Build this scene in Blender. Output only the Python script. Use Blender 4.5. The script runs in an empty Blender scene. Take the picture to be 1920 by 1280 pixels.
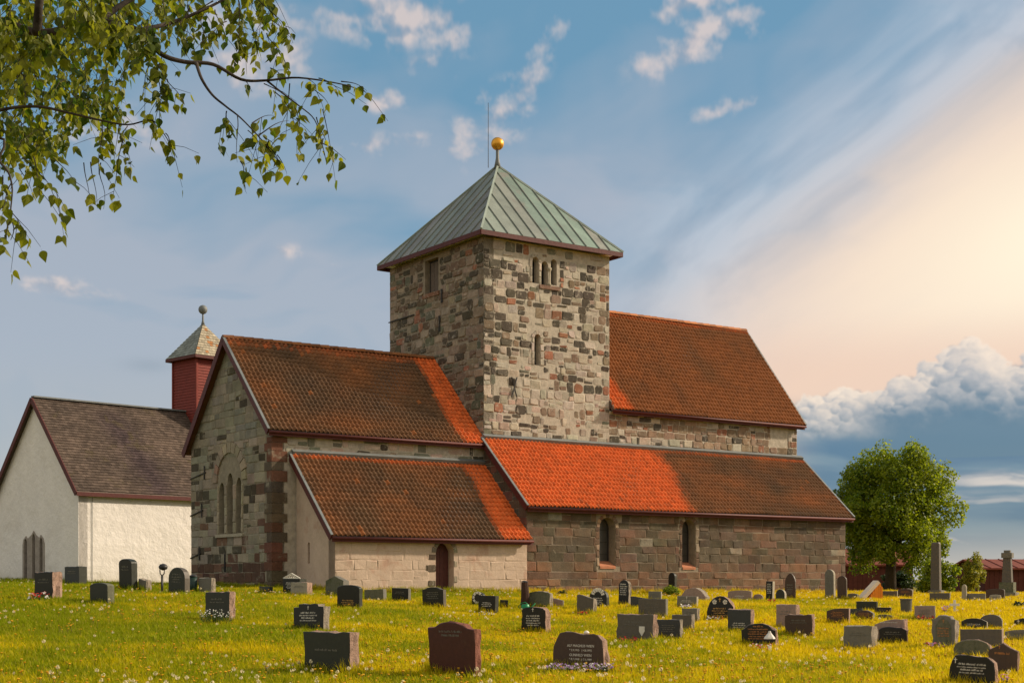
import bpy, math, random
import numpy as np
from mathutils import Vector, Matrix
from mathutils.geometry import delaunay_2d_cdt

R = math.radians
rng = random.Random(7)
nrg = np.random.default_rng(11)
scene = bpy.context.scene
COL = scene.collection

# ------------------------------------------------------------------ camera
EYE = 1.6            # eye height over the datum
FPX = 2696.85        # focal length in pixels of the 1920 px wide photograph
HOR = 1085.4         # row of the horizon in the photograph
cam = bpy.data.cameras.new('camera')
cam.sensor_width = 36.0
cam.lens = 36.0 * FPX / 1920.0
cam.shift_y = (HOR - 640.0) / 1920.0
cam.clip_start = 0.1
cam.clip_end = 6000
cam_ob = bpy.data.objects.new('camera', cam)
cam_ob.location = (0, 0, EYE)
cam_ob.rotation_euler = (R(90), 0, 0)
COL.objects.link(cam_ob)
scene.camera = cam_ob

SUN_AZ, SUN_EL = 76.0, 28.0     # degrees right of the view axis, degrees up
SUN_POWER = 4.5
SKY_GAIN = 1.0

# ------------------------------------------------------------------ exposure
scene.view_settings.view_transform = 'Standard'
scene.view_settings.look = 'None'
scene.view_settings.exposure = 0.30
scene.view_settings.gamma = 1.0
scene.view_settings.use_curve_mapping = False

# ------------------------------------------------------------------ node expressions
class X:
    """a scalar socket that can be used in arithmetic"""
    def __init__(s, nt, v): s.nt, s.v = nt, v
    def _m(s, op, *a, clamp=False):
        n = s.nt.nodes.new('ShaderNodeMath'); n.operation = op; n.use_clamp = clamp
        for i, q in enumerate((s,) + a):
            q = q.v if isinstance(q, X) else q
            if isinstance(q, (int, float)): n.inputs[i].default_value = q
            else: s.nt.links.new(q, n.inputs[i])
        return X(s.nt, n.outputs[0])
    def __add__(s, o): return s._m('ADD', o)
    __radd__ = __add__
    def __mul__(s, o): return s._m('MULTIPLY', o)
    __rmul__ = __mul__
    def __sub__(s, o): return s._m('SUBTRACT', o)
    def __rsub__(s, o): return (s * -1) + o
    def __truediv__(s, o): return s._m('DIVIDE', o)
    def clamp(s): return s._m('ADD', 0.0, clamp=True)
    def sq(s): return s._m('MULTIPLY', s)
    def exp(s): return s._m('EXPONENT')
    def abs(s): return s._m('ABSOLUTE')
    def pow(s, p): return s._m('POWER', p)
    def max(s, o): return s._m('MAXIMUM', o)
    def min(s, o): return s._m('MINIMUM', o)
    def ss(s, a, b):
        n = s.nt.nodes.new('ShaderNodeMapRange'); n.interpolation_type = 'SMOOTHSTEP'
        s.nt.links.new(s.v, n.inputs[0]) if not isinstance(s.v, (int, float)) else None
        if a < b:
            n.inputs[1].default_value = a; n.inputs[2].default_value = b
            n.inputs[3].default_value = 0; n.inputs[4].default_value = 1
        else:
            n.inputs[1].default_value = b; n.inputs[2].default_value = a
            n.inputs[3].default_value = 1; n.inputs[4].default_value = 0
        return X(s.nt, n.outputs[0])

def sock(v): return v.v if isinstance(v, X) else v
def comb(nt, x, y, z):
    n = nt.nodes.new('ShaderNodeCombineXYZ')
    for i, q in enumerate((x, y, z)):
        q = sock(q)
        if isinstance(q, (int, float)): n.inputs[i].default_value = q
        else: nt.links.new(q, n.inputs[i])
    return n.outputs[0]
def noise(nt, vec, scale=5, detail=4, rough=.55, dist=0.0, color=False):
    n = nt.nodes.new('ShaderNodeTexNoise'); n.noise_dimensions = '3D'
    n.inputs['Scale'].default_value = scale; n.inputs['Detail'].default_value = detail
    n.inputs['Roughness'].default_value = rough; n.inputs['Distortion'].default_value = dist
    if vec is not None: nt.links.new(vec, n.inputs['Vector'])
    return n.outputs['Color'] if color else X(nt, n.outputs['Fac'])
def voro(nt, vec, scale=5, smooth=None):
    n = nt.nodes.new('ShaderNodeTexVoronoi')
    if smooth: n.feature = 'SMOOTH_F1'; n.inputs['Smoothness'].default_value = smooth
    n.inputs['Scale'].default_value = scale
    if vec is not None: nt.links.new(vec, n.inputs['Vector'])
    return X(nt, n.outputs['Distance'])
def mixc(nt, fac, a, b, mode='MIX'):
    n = nt.nodes.new('ShaderNodeMix'); n.data_type = 'RGBA'; n.blend_type = mode
    n.clamp_factor = True
    for idx, q in ((0, fac), (6, a), (7, b)):
        q = sock(q)
        if isinstance(q, (int, float)): n.inputs[idx].default_value = q
        elif isinstance(q, tuple): n.inputs[idx].default_value = (q[0], q[1], q[2], 1)
        else: nt.links.new(q, n.inputs[idx])
    return n.outputs[2]
def scalec(nt, c, k):
    n = nt.nodes.new('ShaderNodeVectorMath'); n.operation = 'SCALE'
    if isinstance(c, tuple): n.inputs[0].default_value = c
    else: nt.links.new(c, n.inputs[0])
    k = sock(k)
    if isinstance(k, (int, float)): n.inputs['Scale'].default_value = k
    else: nt.links.new(k, n.inputs['Scale'])
    return n.outputs[0]
def addc(nt, a, b):
    n = nt.nodes.new('ShaderNodeVectorMath'); n.operation = 'ADD'
    nt.links.new(a, n.inputs[0]); nt.links.new(b, n.inputs[1]); return n.outputs[0]

# ------------------------------------------------------------------ world: Nishita sky under broken cloud
world = bpy.data.worlds.new('World'); scene.world = world
world.use_nodes = True
nt = world.node_tree; nt.nodes.clear()
def lin(r, g, b):
    return np.array([(v / 255 / 12.92) if v <= 10 else ((v / 255 + .055) / 1.055) ** 2.4 for v in (r, g, b)], np.float32)
def sky_field():
    """cloud colour and cover over azimuth x elevation, computed here from noise"""
    W, H = 2304, 1024
    u = (np.arange(W) + .5) / W; v = (np.arange(H) + .5) / H
    az = np.tan((u * 2 - 1) * math.atan(180 / 25)) * 25
    el = np.tan(v * math.atan(96 / 20)) * 20 - 6
    A, L = np.meshgrid(az.astype(np.float32), el.astype(np.float32))
    rs = np.random.default_rng(5); perm = rs.permutation(512).astype(np.int32); gx = rs.normal(size=512).astype(np.float32); gy = rs.normal(size=512).astype(np.float32)
    nn = np.sqrt(gx * gx + gy * gy); gx /= nn; gy /= nn
    def perlin(x, y):
        xi = np.floor(x).astype(np.int32); yi = np.floor(y).astype(np.int32); fx = (x - xi).astype(np.float32); fy = (y - yi).astype(np.float32)
        ux = fx * fx * fx * (fx * (fx * 6 - 15) + 10); uy = fy * fy * fy * (fy * (fy * 6 - 15) + 10)
        def g(a, b):
            h = perm[(perm[(xi + a) & 511] + yi + b) & 511]; return gx[h] * (fx - a) + gy[h] * (fy - b)
        n0 = g(0, 0) * (1 - ux) + g(1, 0) * ux; n1 = g(0, 1) * (1 - ux) + g(1, 1) * ux
        return n0 * (1 - uy) + n1 * uy
    def fbm(x, y, o=5, r=.5):
        s = 0; a = 1.0
        for k in range(o): s = s + a * perlin(x * 2 ** k + 17.3 * k, y * 2 ** k + 9.1 * k); a *= r
        return s
    def ss(x, a, b):
        t = np.clip((x - a) / (b - a), 0, 1); return t * t * (3 - 2 * t)
    def mix(c, col, m): return c * (1 - m[..., None]) + col * m[..., None]
    P = A * .84 + L * .54; Q = L * .84 - A * .54           # along and across the slanting streaks
    warp = fbm(A * .05 + 3, L * .09 + 8, 4)
    n1 = fbm(P * .045 + warp * .7, Q * .13 + 3, 5); n2 = fbm(P * .11 + warp, Q * .42 + 30, 6, .55); n3 = fbm(A * .08 + 50, L * .15 + 7 + warp, 5)
    # clear sky towards grey veil
    c = np.zeros(A.shape + (3,), np.float32) + lin(104, 150, 178)
    veil = np.clip(ss(L, 22.5, 8.0) * 1.0 + n3 * .8 + n1 * .6 + .02 + .45 * ss(A, -4, -18) * ss(L, 24, 10), 0, 1)
    c = mix(c, lin(168, 176, 188), veil)
    c = mix(c, lin(176, 177, 180), ss(L, 9.5, 4.0) * ss(A, 6, -6) * .8)
    c = mix(c, lin(128, 158, 182), np.clip(n3 * 1.6 - .25, 0, .6) * ss(A, 5, -8))
    # slanting pale veils up to the right
    edge = L - (9.6 + (A - 3.0) * .62) + n1 * 2.6
    right = ss(A, .5, 9)
    c = mix(c, lin(200, 206, 214), np.clip(.55 + n2 * 1.2, 0, 1) * ss(edge, 7.0, -.5) * right * .78)
    # warm light behind thin cloud
    warm = ss(edge, 1.6, -4.2) * ss(A, 1.5, 12.0)
    c = mix(c, lin(240, 212, 190), np.clip(warm * (.92 + n2 * .28), 0, 1))
    c = mix(c, lin(254, 224, 194), np.clip(ss(edge, -.2, -5.2) * ss(A, 6.5, 15.5) * ss(L, 6.5, 10.5) * (.98 + n2 * .2), 0, 1))
    hot = np.exp(-((A - 22.5) / 7.0) ** 2 - ((L - 12.8 - (A - 22) * .2) / 3.2) ** 2)
    c = mix(c, lin(255, 236, 202) * 1.12, np.clip(hot * 1.15, 0, 1))
    c = mix(c, lin(246, 204, 172), ss(L, 10.6, 7.8) * ss(A, 6, 11) * .75 * ss(L, 4, 7))
    # small broken clouds: azimuth, elevation, half-width, half-height, slant, strength
    fl = fbm(A * .62 + 11, L * .85 + 4 + warp * .6, 6, .58); fl2 = fbm(A * .62 + 11 + .28, L * .85 + 4 + warp * .6 + .34, 6, .58)
    tot = np.zeros_like(A)
    for a, l, w, h, sl, k in ((-.9, 17.6, 1.15, .85, .42, 1), (.2, 18.8, 1.0, .7, .9, .8), (1.5, 20.6, .8, .6, .9, .6), (-4.6, 21.4, 1.5, .8, .05, 1), (-3.0, 21.0, 1.0, .6, -.2, .9), (-6.5, 21.2, 1.0, .6, 0, .8),
                              (-3.0, 19.6, 1.0, .4, .1, .55), (-4.9, 18.3, .6, .32, .1, .8), (6.4, 20.0, 1.1, .6, .25, .9), (8.0, 20.8, 1.6, .7, .3, 1), (9.8, 22.2, 2.6, .6, .25, .9), (6.8, 21.8, .9, .7, .5, .8), (8.6, 18.0, 1.1, .25, .22, .75),
                              (-11.0, 21.0, 2.6, .8, .05, .7), (-9.8, 19.4, 1.8, .7, .2, .8), (-17.9, 11.0, 1.5, .30, -.12, .9), (-8.2, 12.6, 1.2, .25, -.1, .5), (-4.8, 16.8, 1.6, .35, .1, .5), (-15.5, 16.8, 2.2, .7, .0, .7),
                              (27, 24, 5, 1.4, .2, .8), (-28, 25, 6, 1.6, 0, .8), (-34, 17, 5, 1.2, .1, .8), (44, 28, 8, 2, .1, .8), (5, 34, 9, 2, .1, .8), (-14, 31, 7, 2, 0, .8)):
        da = A - a; dl = L - l - da * sl; w, h = w * 1.3, h * 1.3; tot = np.maximum(tot, k * np.exp(-.9 * ((da / w) ** 2 + (dl / h) ** 2)))
    puff = np.clip(tot * 1.1 + fl * 1.15 - .34, 0, 1) * ss(tot, .03, .45)
    lit = np.clip(.62 + (fl - fl2) * 1.5, 0, 1)
    pc = lin(162, 166, 176) * (1 - lit[..., None]) + lin(222, 206, 198) * lit[..., None]
    c = c * (1 - puff[..., None] * .92) + pc * puff[..., None] * .92
    dk = np.exp(-((A + 14.2) / .9) ** 2 - ((L - 8.2) / .28) ** 2) * .6; c = mix(c, lin(148, 158, 170), dk)
    # low on the right: deep blue gap with flat layers under a cumulus bank
    lay = fbm(A * .10 + 2 + warp, L * .8 + 60 + warp * 1.2, 5)
    gap = ss(A, 7.0, 12.5) * ss(L, 7.3, 5.6) * (1 - ss(A, 70, 100))
    gc = mix(np.zeros_like(c) + lin(52, 98, 134), lin(96, 124, 146), np.clip(.35 + lay * 1.6 + ss(L, 5.2, 6.6) * .5, 0, 1))
    gc = mix(gc, lin(40, 88, 128), np.exp(-((L - 4.7 - lay) / .55) ** 2) * ss(A, 12, 17) * .8)
    st = fbm(A * .17 + 91 + warp * 2, L * 1.0 + 13 + warp * 1.5, 6, .55)
    gc = mix(gc, lin(206, 194, 188), np.clip(np.exp(-((L - 3.85 - st * .5) / .26) ** 2) * ss(A, 15.5, 18.5) + ss(st, .05, .45) * ss(L, 3.6, 2.6) * .75, 0, 1))
    gc = mix(gc, lin(186, 182, 178), ss(L, 2.4, .4) * .8)
    c = c * (1 - gap[..., None]) + gc * gap[..., None]
    i0, i1 = np.searchsorted(az, [9.5, 75.0]); j0, j1 = np.searchsorted(el, [4.6, 11.0])
    a_, l_ = A[j0:j1, i0:i1], L[j0:j1, i0:i1]; w1 = fbm(a_ * 1.1 + 40, l_ * 1.4 + 2, 5, .55); w2 = fbm(a_ * 1.1 + 9, l_ * 1.4 + 77, 5, .55); w3 = fbm(a_ * 2.6 + 70, l_ * 3.0 + 33, 5, .6)
    bank = c[j0:j1, i0:i1].copy(); rc = random.Random(41)
    tops = lambda q: np.interp(q, [10.3, 11.3, 12.3, 13.3, 14.1, 15, 16.1, 16.9, 17.7, 18.8, 19.6, 21, 25, 32, 40, 60, 75], [6.3, 7.0, 7.25, 7.5, 7.1, 7.85, 8.0, 8.7, 9.15, 8.1, 8.4, 9.2, 8.0, 9.3, 8.0, 8.6, 7.2])
    puffs = []
    tp = tops(az[i0:i1]).astype(np.float32)[None, :] + w1 * .35 - l_
    body = ss(tp, .05, .45) * ss(l_, 5.0, 6.1) * ss(a_, 10.2, 11.6)
    bank = mix(bank, lin(108, 128, 146), body)
    for k in range(360):
        q = 10.4 + (9.6 * rc.random() if k < 230 else 9.5 + 50 * rc.random()); dep = rc.random() ** 1.15; r_ = (.20 + .58 * rc.random() ** 1.6) * (.8 if q < 12.2 else 1); puffs.append((dep, q, tops(q) - r_ * .9 - dep * 1.55, r_))
    aa, ll = az[i0:i1], el[j0:j1]
    for dep, q, l0, r_ in sorted(puffs):
        x0, x1 = np.searchsorted(aa, [q - r_ * 2.2, q + r_ * 2.2]); y0, y1 = np.searchsorted(ll, [l0 - r_ * 1.8, l0 + r_ * 1.8]); S = (slice(y0, y1), slice(x0, x1))
        if x1 <= x0 or y1 <= y0: continue
        x = (a_[S] - q) / (r_ * 1.25) + w1[S] * .46; y = (l_[S] - l0) / r_ + w2[S] * .46; d2 = x * x + y * y
        m = ss(d2 + w3[S] * .30, 1.0, .58) * ss(l_[S], 5.25, 6.2) * (1 - .25 * dep)
        sh = np.clip(.54 + .42 * (.42 * x + .80 * y) + .14 * w3[S] + .12 * ss(l_[S], 6.2, 8.8) - .46 * dep + (.12 if q < 13.5 else .04), 0, 1)
        col_ = np.where(sh[..., None] < .5, lin(92, 114, 134) * (1 - sh[..., None] * 2) + lin(184, 178, 176) * sh[..., None] * 2, lin(184, 178, 176) * (2 - sh[..., None] * 2) + lin(255, 230, 204) * (sh[..., None] * 2 - 1))
        bank[S] = bank[S] * (1 - m[..., None]) + col_ * m[..., None]
    fade = ss(l_ + w1 * .5, 7.2, 5.9) * .85 * ss(a_, 12.8, 15); bank = mix(bank, lin(62, 100, 128), fade)
    c[j0:j1, i0:i1] = bank
    # unseen sky beside and behind made bright warm cloud, to fill the shaded faces
    far = ss(np.abs(A), 45, 100); c = mix(c, lin(240, 231, 216), far * (.75 + .25 * np.clip(n3 + .5, 0, 1)))
    c = mix(c, lin(70, 78, 40), ss(L, -.2, -1.5))
    px = np.ones((H, W, 4), np.float32); px[..., :3] = c * .86; px[..., 3] = np.clip(.82 - .0 * L, 0, 1)
    img = bpy.data.images.new('cloud_field', W, H, alpha=True, float_buffer=True, is_data=True)
    img.alpha_mode = 'CHANNEL_PACKED'
    img.pixels.foreach_set(px.ravel()); img.update(); img.pack()
    return img
def build_sky():
    sky = nt.nodes.new('ShaderNodeTexSky'); sky.sky_type = 'NISHITA'; sky.sun_disc = False
    sky.sun_elevation = R(SUN_EL); sky.sun_rotation = R(SUN_AZ)
    sky.air_density = 1.0; sky.dust_density = 0.6; sky.ozone_density = 1.6
    tc = nt.nodes.new('ShaderNodeTexCoord')
    sp = nt.nodes.new('ShaderNodeSeparateXYZ'); nt.links.new(tc.outputs['Generated'], sp.inputs[0])
    x, y, z = (X(nt, sp.outputs[i]) for i in range(3))
    A = x._m('ARCTAN2', y) * 57.29578          # azimuth, 0 ahead, + to the right
    L = z._m('ARCSINE') * 57.29578             # elevation
    u = (A / 25)._m('ARCTANGENT') * (.5 / math.atan(180 / 25)) + .5
    v = ((L + 6) / 20)._m('ARCTANGENT') * (1 / math.atan(96 / 20))
    im = nt.nodes.new('ShaderNodeTexImage'); im.image = sky_field(); im.extension = 'EXTEND'; im.interpolation = 'Cubic'
    nt.links.new(comb(nt, u, v, 0.0), im.inputs[0])
    c = mixc(nt, X(nt, im.outputs['Alpha']), scalec(nt, sky.outputs[0], 0.1), im.outputs['Color'])
    bg = nt.nodes.new('ShaderNodeBackground'); nt.links.new(c, bg.inputs[0]); bg.inputs[1].default_value = SKY_GAIN
    out = nt.nodes.new('ShaderNodeOutputWorld'); nt.links.new(bg.outputs[0], out.inputs[0])
    world.cycles.sampling_method = 'MANUAL'; world.cycles.sample_map_resolution = 512
build_sky()

sun = bpy.data.lights.new('sun', 'SUN'); sun.energy = SUN_POWER; sun.angle = R(2.5); sun.color = (1.0, .84, .65)
sun_ob = bpy.data.objects.new('sun', sun)
sd = Vector((math.sin(R(SUN_AZ)) * math.cos(R(SUN_EL)), math.cos(R(SUN_AZ)) * math.cos(R(SUN_EL)), math.sin(R(SUN_EL))))
sun_ob.rotation_euler = (-sd).to_track_quat('-Z', 'Y').to_euler()
sun_ob.location = (60, 10, 40)
COL.objects.link(sun_ob)

# ------------------------------------------------------------------ lie of the land
def smooth(a, b, t):
    t = min(1, max(0, (t - a) / (b - a))); return t * t * (3 - 2 * t)
PROF = [(-60, 1.55), (0, 1.55), (18, 1.52), (26, 1.36), (36, 1.06), (46, .78), (54, .64), (62, .61), (78, .62), (100, 1.0), (140, 1.5), (9000, 1.5)]
def drop(Xw, Yw):
    """how far the ground lies under the eye"""
    for (a, p), (b, q) in zip(PROF, PROF[1:]):
        if Yw <= b:
            h = p + (q - p) * (Yw - a) / (b - a); break
    else: h = PROF[-1][1]
    if Xw < 0:
        k = .022 + .016 * smooth(15, 36, Yw) - .022 * smooth(38, 66, Yw)
        h += k * max(Xw, -26) * (1 - smooth(90, 130, Yw))
    else:
        h += .008 * min(Xw, 25)
    h += .03 * math.sin(Xw * .45 + Yw * .21) + .02 * math.sin(Xw * .9 - Yw * .6)
    return h
def gz(Xw, Yw): return EYE - drop(Xw, Yw)
def at(px, py, D):
    return Vector(((px - 960) / FPX * D, D, EYE + (HOR - py) / FPX * D))
def on_ground(px, py):
    """the point of the ground seen at this pixel of the photograph"""
    best = None
    D = 14.0
    while D < 90:
        Xw = (px - 960) / FPX * D
        y = HOR + FPX * drop(Xw, D) / D
        if y <= py: return Vector((Xw, D, gz(Xw, D)))
        D += .1
    return Vector(((px - 960) / FPX * 72, 72, gz((px - 960) / FPX * 72, 72)))

# ------------------------------------------------------------------ mesh helpers
def link(o, parent=None):
    COL.objects.link(o)
    if parent is not None: o.parent = parent
    return o
def tag(o, label=None, cat=None, group=None, kind=None):
    if label: o['label'] = label
    if cat: o['category'] = cat
    if group: o['group'] = group
    if kind: o['kind'] = kind
    return o
def empty(name, loc=(0, 0, 0), rz=0):
    o = bpy.data.objects.new(name, None); o.location = loc; o.rotation_euler = (0, 0, rz)
    o.empty_display_size = .2
    COL.objects.link(o); return o
class MB:
    def __init__(s): s.v, s.f, s.c, s.m = [], [], [], []
    def add(s, vs, fs, col=(1, 1, 1), mi=0):
        k = len(s.v); s.v += [tuple(p) for p in vs]
        for f in fs:
            s.f.append([k + i for i in f]); s.c.append(col); s.m.append(mi)
        return s
    def box(s, a, b, col=(1, 1, 1), mi=0, f=None):
        (x0, y0, z0), (x1, y1, z1) = a, b
        vs = [(x0, y0, z0), (x1, y0, z0), (x1, y1, z0), (x0, y1, z0), (x0, y0, z1), (x1, y0, z1), (x1, y1, z1), (x0, y1, z1)]
        if f: vs = [f(*p) for p in vs]
        return s.add(vs, [(0, 3, 2, 1), (4, 5, 6, 7), (0, 1, 5, 4), (1, 2, 6, 5), (2, 3, 7, 6), (3, 0, 4, 7)], col, mi)
    def beam(s, p, q, w, h, up=(0, 0, 1), col=(1, 1, 1), mi=0):
        """a bar of section w x h from p to q"""
        p, q = Vector(p), Vector(q); d = (q - p).normalized()
        r = d.cross(Vector(up)).normalized() * w / 2; t = r.cross(d).normalized() * h / 2
        vs = []
        for c in (p, q): vs += [c - r - t, c + r - t, c + r + t, c - r + t]
        return s.add(vs, [(0, 3, 2, 1), (4, 5, 6, 7), (0, 1, 5, 4), (1, 2, 6, 5), (2, 3, 7, 6), (3, 0, 4, 7)], col, mi)
    def tube(s, pts, rad, n=6, col=(1, 1, 1), mi=0):
        pts = [Vector(p) for p in pts]
        if not isinstance(rad, (list, tuple)): rad = [rad] * len(pts)
        rings = []; ref = Vector((.31, .77, .55)).normalized()
        for i, p in enumerate(pts):
            d = (pts[min(i + 1, len(pts) - 1)] - pts[max(i - 1, 0)])
            d = d.normalized() if d.length > 1e-9 else Vector((0, 0, 1))
            a = d.cross(ref)
            if a.length < .05: a = d.cross(Vector((1, 0, 0)))
            a.normalize(); b = d.cross(a)
            rings.append([p + (a * math.cos(2 * math.pi * j / n) + b * math.sin(2 * math.pi * j / n)) * rad[i] for j in range(n)])
        vs = [q for r in rings for q in r]; fs = []
        for i in range(len(pts) - 1):
            for j in range(n):
                fs.append((i * n + j, i * n + (j + 1) % n, (i + 1) * n + (j + 1) % n, (i + 1) * n + j))
        fs.append(tuple(range(n - 1, -1, -1))); fs.append(tuple((len(pts) - 1) * n + j for j in range(n)))
        return s.add(vs, fs, col, mi)
    def lathe(s, prof, n=16, c=(0, 0, 0), col=(1, 1, 1), mi=0):
        vs = []; fs = []
        for r, z in prof:
            for j in range(n):
                a = 2 * math.pi * j / n; vs.append((c[0] + r * math.cos(a), c[1] + r * math.sin(a), c[2] + z))
        for i in range(len(prof) - 1):
            for j in range(n):
                fs.append((i * n + j, i * n + (j + 1) % n, (i + 1) * n + (j + 1) % n, (i + 1) * n + j))
        fs.append(tuple(range(n - 1, -1, -1))); fs.append(tuple((len(prof) - 1) * n + j for j in range(n)))
        return s.add(vs, fs, col, mi)
    def build(s, name, mats, parent=None, smooth=False, kind=None):
        me = bpy.data.meshes.new(name)
        me.from_pydata(s.v, [], s.f)
        if not isinstance(mats, (list, tuple)): mats = [mats]
        for m in mats: me.materials.append(m)
        n = np.array([len(f) for f in s.f])
        cc = np.ones((int(n.sum()), 4), np.float32)
        cc[:, :3] = np.repeat(np.array(s.c, np.float32).reshape(-1, 3), n, axis=0)
        at_ = me.color_attributes.new('Col', 'FLOAT_COLOR', 'CORNER'); at_.data.foreach_set('color', cc.ravel())
        if len(mats) > 1: me.polygons.foreach_set('material_index', s.m)
        if smooth: me.polygons.foreach_set('use_smooth', [True] * len(s.f))
        me.update()
        o = bpy.data.objects.new(name, me); link(o, parent)
        if kind: o['kind'] = kind
        return o
def np_mesh(name, verts, faces, mats, parent=None, cols=None, smooth=False, kind=None):
    """verts (n,3), faces (m,k) arrays, cols (m,3)"""
    me = bpy.data.meshes.new(name); m, k = faces.shape
    me.vertices.add(len(verts)); me.vertices.foreach_set('co', np.asarray(verts, np.float32).ravel())
    me.loops.add(m * k); me.loops.foreach_set('vertex_index', faces.astype(np.int32).ravel())
    me.polygons.add(m); me.polygons.foreach_set('loop_start', np.arange(0, m * k, k, dtype=np.int32))
    me.update(calc_edges=True); me.validate()
    if cols is not None:
        cc = np.ones((m * k, 4), np.float32); cc[:, :3] = np.repeat(cols, k, axis=0)
        a = me.color_attributes.new('Col', 'FLOAT_COLOR', 'CORNER'); a.data.foreach_set('color', cc.ravel())
    if smooth: me.polygons.foreach_set('use_smooth', [True] * m)
    me.materials.append(mats)
    o = bpy.data.objects.new(name, me); link(o, parent)
    if kind: o['kind'] = kind
    return o

# ------------------------------------------------------------------ materials
MATS = {}
def surf(name, col=None, rough=.85, var=.35, scale=6.0, bump=.3, bscale=18.0, spec=.3, metal=0.0, stain=None, stain_amt=0.0, stain_scale=2.0, fine=0.0, hue=None, obj=True, transl=None, bdist=.02):
    """one general procedural surface: colour (or the Col attribute) broken by noise, stains and relief"""
    if name in MATS: return MATS[name]
    m = bpy.data.materials.new(name); m.use_nodes = True; t = m.node_tree
    b = t.nodes['Principled BSDF']; out = t.nodes['Material Output']
    tc = t.nodes.new('ShaderNodeTexCoord'); vec = tc.outputs['Object']
    if not obj:
        g = t.nodes.new('ShaderNodeNewGeometry'); vec = g.outputs['Position']
    if col is None:
        a = t.nodes.new('ShaderNodeVertexColor'); a.layer_name = 'Col'; c = a.outputs[0]
    else:
        rgb = t.nodes.new('ShaderNodeRGB'); rgb.outputs[0].default_value = (*col, 1); c = rgb.outputs[0]
    n = noise(t, vec, scale, 6, .65)
    k = (n - .5) * (2 * var) * 1.6 + 1.0
    if fine:
        k = k * ((noise(t, vec, scale * 9, 3, .7) - .5) * (2 * fine) * 1.6 + 1.0)
    c = scalec(t, c, k.max(.15))
    if hue: c = mixc(t, noise(t, vec, scale * .37, 4, .6).ss(.42, .68) * .6, c, mixc(t, 1.0, c, hue, 'MULTIPLY'))
    if stain:
        s1 = noise(t, vec, stain_scale, 7, .68, .4)
        c = mixc(t, s1.ss(.62 - .3 * stain_amt, .78 - .3 * stain_amt) * min(1, .5 + stain_amt), c, stain)
    t.links.new(c, b.inputs['Base Color'])
    b.inputs['Roughness'].default_value = rough; b.inputs['Specular IOR Level'].default_value = spec; b.inputs['Metallic'].default_value = metal
    if bump:
        bn = t.nodes.new('ShaderNodeBump'); bn.inputs['Strength'].default_value = bump; bn.inputs['Distance'].default_value = bdist
        h = noise(t, vec, bscale, 6, .65) + noise(t, vec, bscale * .22, 3, .5) * 1.5
        t.links.new(h.v, bn.inputs['Height']); t.links.new(bn.outputs[0], b.inputs['Normal'])
    if transl:
        tr = t.nodes.new('ShaderNodeBsdfTranslucent'); t.links.new(scalec(t, c, transl[1]), tr.inputs[0])
        mx = t.nodes.new('ShaderNodeMixShader'); mx.inputs[0].default_value = transl[0]
        t.links.new(b.outputs[0], mx.inputs[1]); t.links.new(tr.outputs[0], mx.inputs[2]); t.links.new(mx.outputs[0], out.inputs[0])
    MATS[name] = m; return m
M_STONE = surf('rubble stone', None, .9, .38, 4.0, .55, 14, .2, stain=(.39, .34, .27), stain_amt=.30, stain_scale=4.5, fine=.25)
M_ASHLAR = surf('weathered ashlar', None, .9, .38, 2.5, .5, 16, .2, stain=(.30, .26, .19), stain_amt=.08, stain_scale=2.2, fine=.25, hue=(1.15, .85, .7))
M_GABLE = surf('grey gable stone', None, .9, .35, 2.2, .6, 12, .2, stain=(.29, .26, .19), stain_amt=.25, stain_scale=1.6, fine=.25)
M_MORTAR = surf('lime mortar', (.41, .36, .29), .95, .35, 5, .6, 20, .1, fine=.2)
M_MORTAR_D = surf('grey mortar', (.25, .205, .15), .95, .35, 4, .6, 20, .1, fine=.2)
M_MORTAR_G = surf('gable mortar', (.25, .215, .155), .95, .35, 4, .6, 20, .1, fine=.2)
M_LIMEWASH = surf('limewashed wall', (.49, .375, .285), .92, .16, 1.5, .55, 9, .15, stain=(.40, .25, .18), stain_amt=.30, stain_scale=1.1, fine=.12)
M_WHITE = None
def white_wall():
    m = surf('white rendered wall', (.74, .70, .65), .92, .10, 1.2, .75, 2.6, .15, fine=.08, bdist=.08)
    t = m.node_tree; b = t.nodes['Principled BSDF']; src = b.inputs['Base Color'].links[0].from_socket
    tc = t.nodes.new('ShaderNodeTexCoord'); sp = t.nodes.new('ShaderNodeSeparateXYZ'); t.links.new(tc.outputs['Object'], sp.inputs[0])
    n = noise(t, tc.outputs['Object'], 1.3, 6, .65, .5); damp = ((n - .5) * 2.2 + .75 - X(t, sp.outputs[2]) * .75).clamp(); st = noise(t, tc.outputs['Object'], .45, 6, .7, .8).ss(.52, .72)
    c = mixc(t, damp * .55, src, (.42, .38, .29)); c = mixc(t, st * .22, c, (.50, .44, .36)); t.links.new(c, b.inputs['Base Color']); return m
M_WHITE = white_wall()
_unused = (lambda *a, **k: None)('white rendered wall', (.80, .755, .70), .92, .08, 1.2, 1.0, 2.6, .15, fine=.06, bdist=.11)
M_TILE = surf('clay pantile', None, .72, .30, 7, .25, 30, .25, fine=.3)
M_REDWOOD = surf('dark red painted wood', (.085, .018, .014), .6, .3, 5, .2, 30, .3)
M_REDBOARD = surf('red painted boards', (.18, .030, .020), .7, .25, 3, .2, 30, .25)
M_LEAD = surf('lead flashing', (.15, .16, .155), .6, .3, 3, .2, 12, .4)
M_COPPER = surf('verdigris copper', None, .55, .30, 1.3, .15, 6, .4, stain=(.20, .155, .13), stain_amt=.22, stain_scale=1.1, fine=.1)
M_SHINGLE = surf('mossy slate', None, .9, .4, 3, .4, 25, .15, stain=(.09, .07, .035), stain_amt=.25, stain_scale=1.0, fine=.3)
M_SURR = surf('grey window dressings', (.29, .25, .21), .9, .35, 3, .5, 12, .2, fine=.25)
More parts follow.
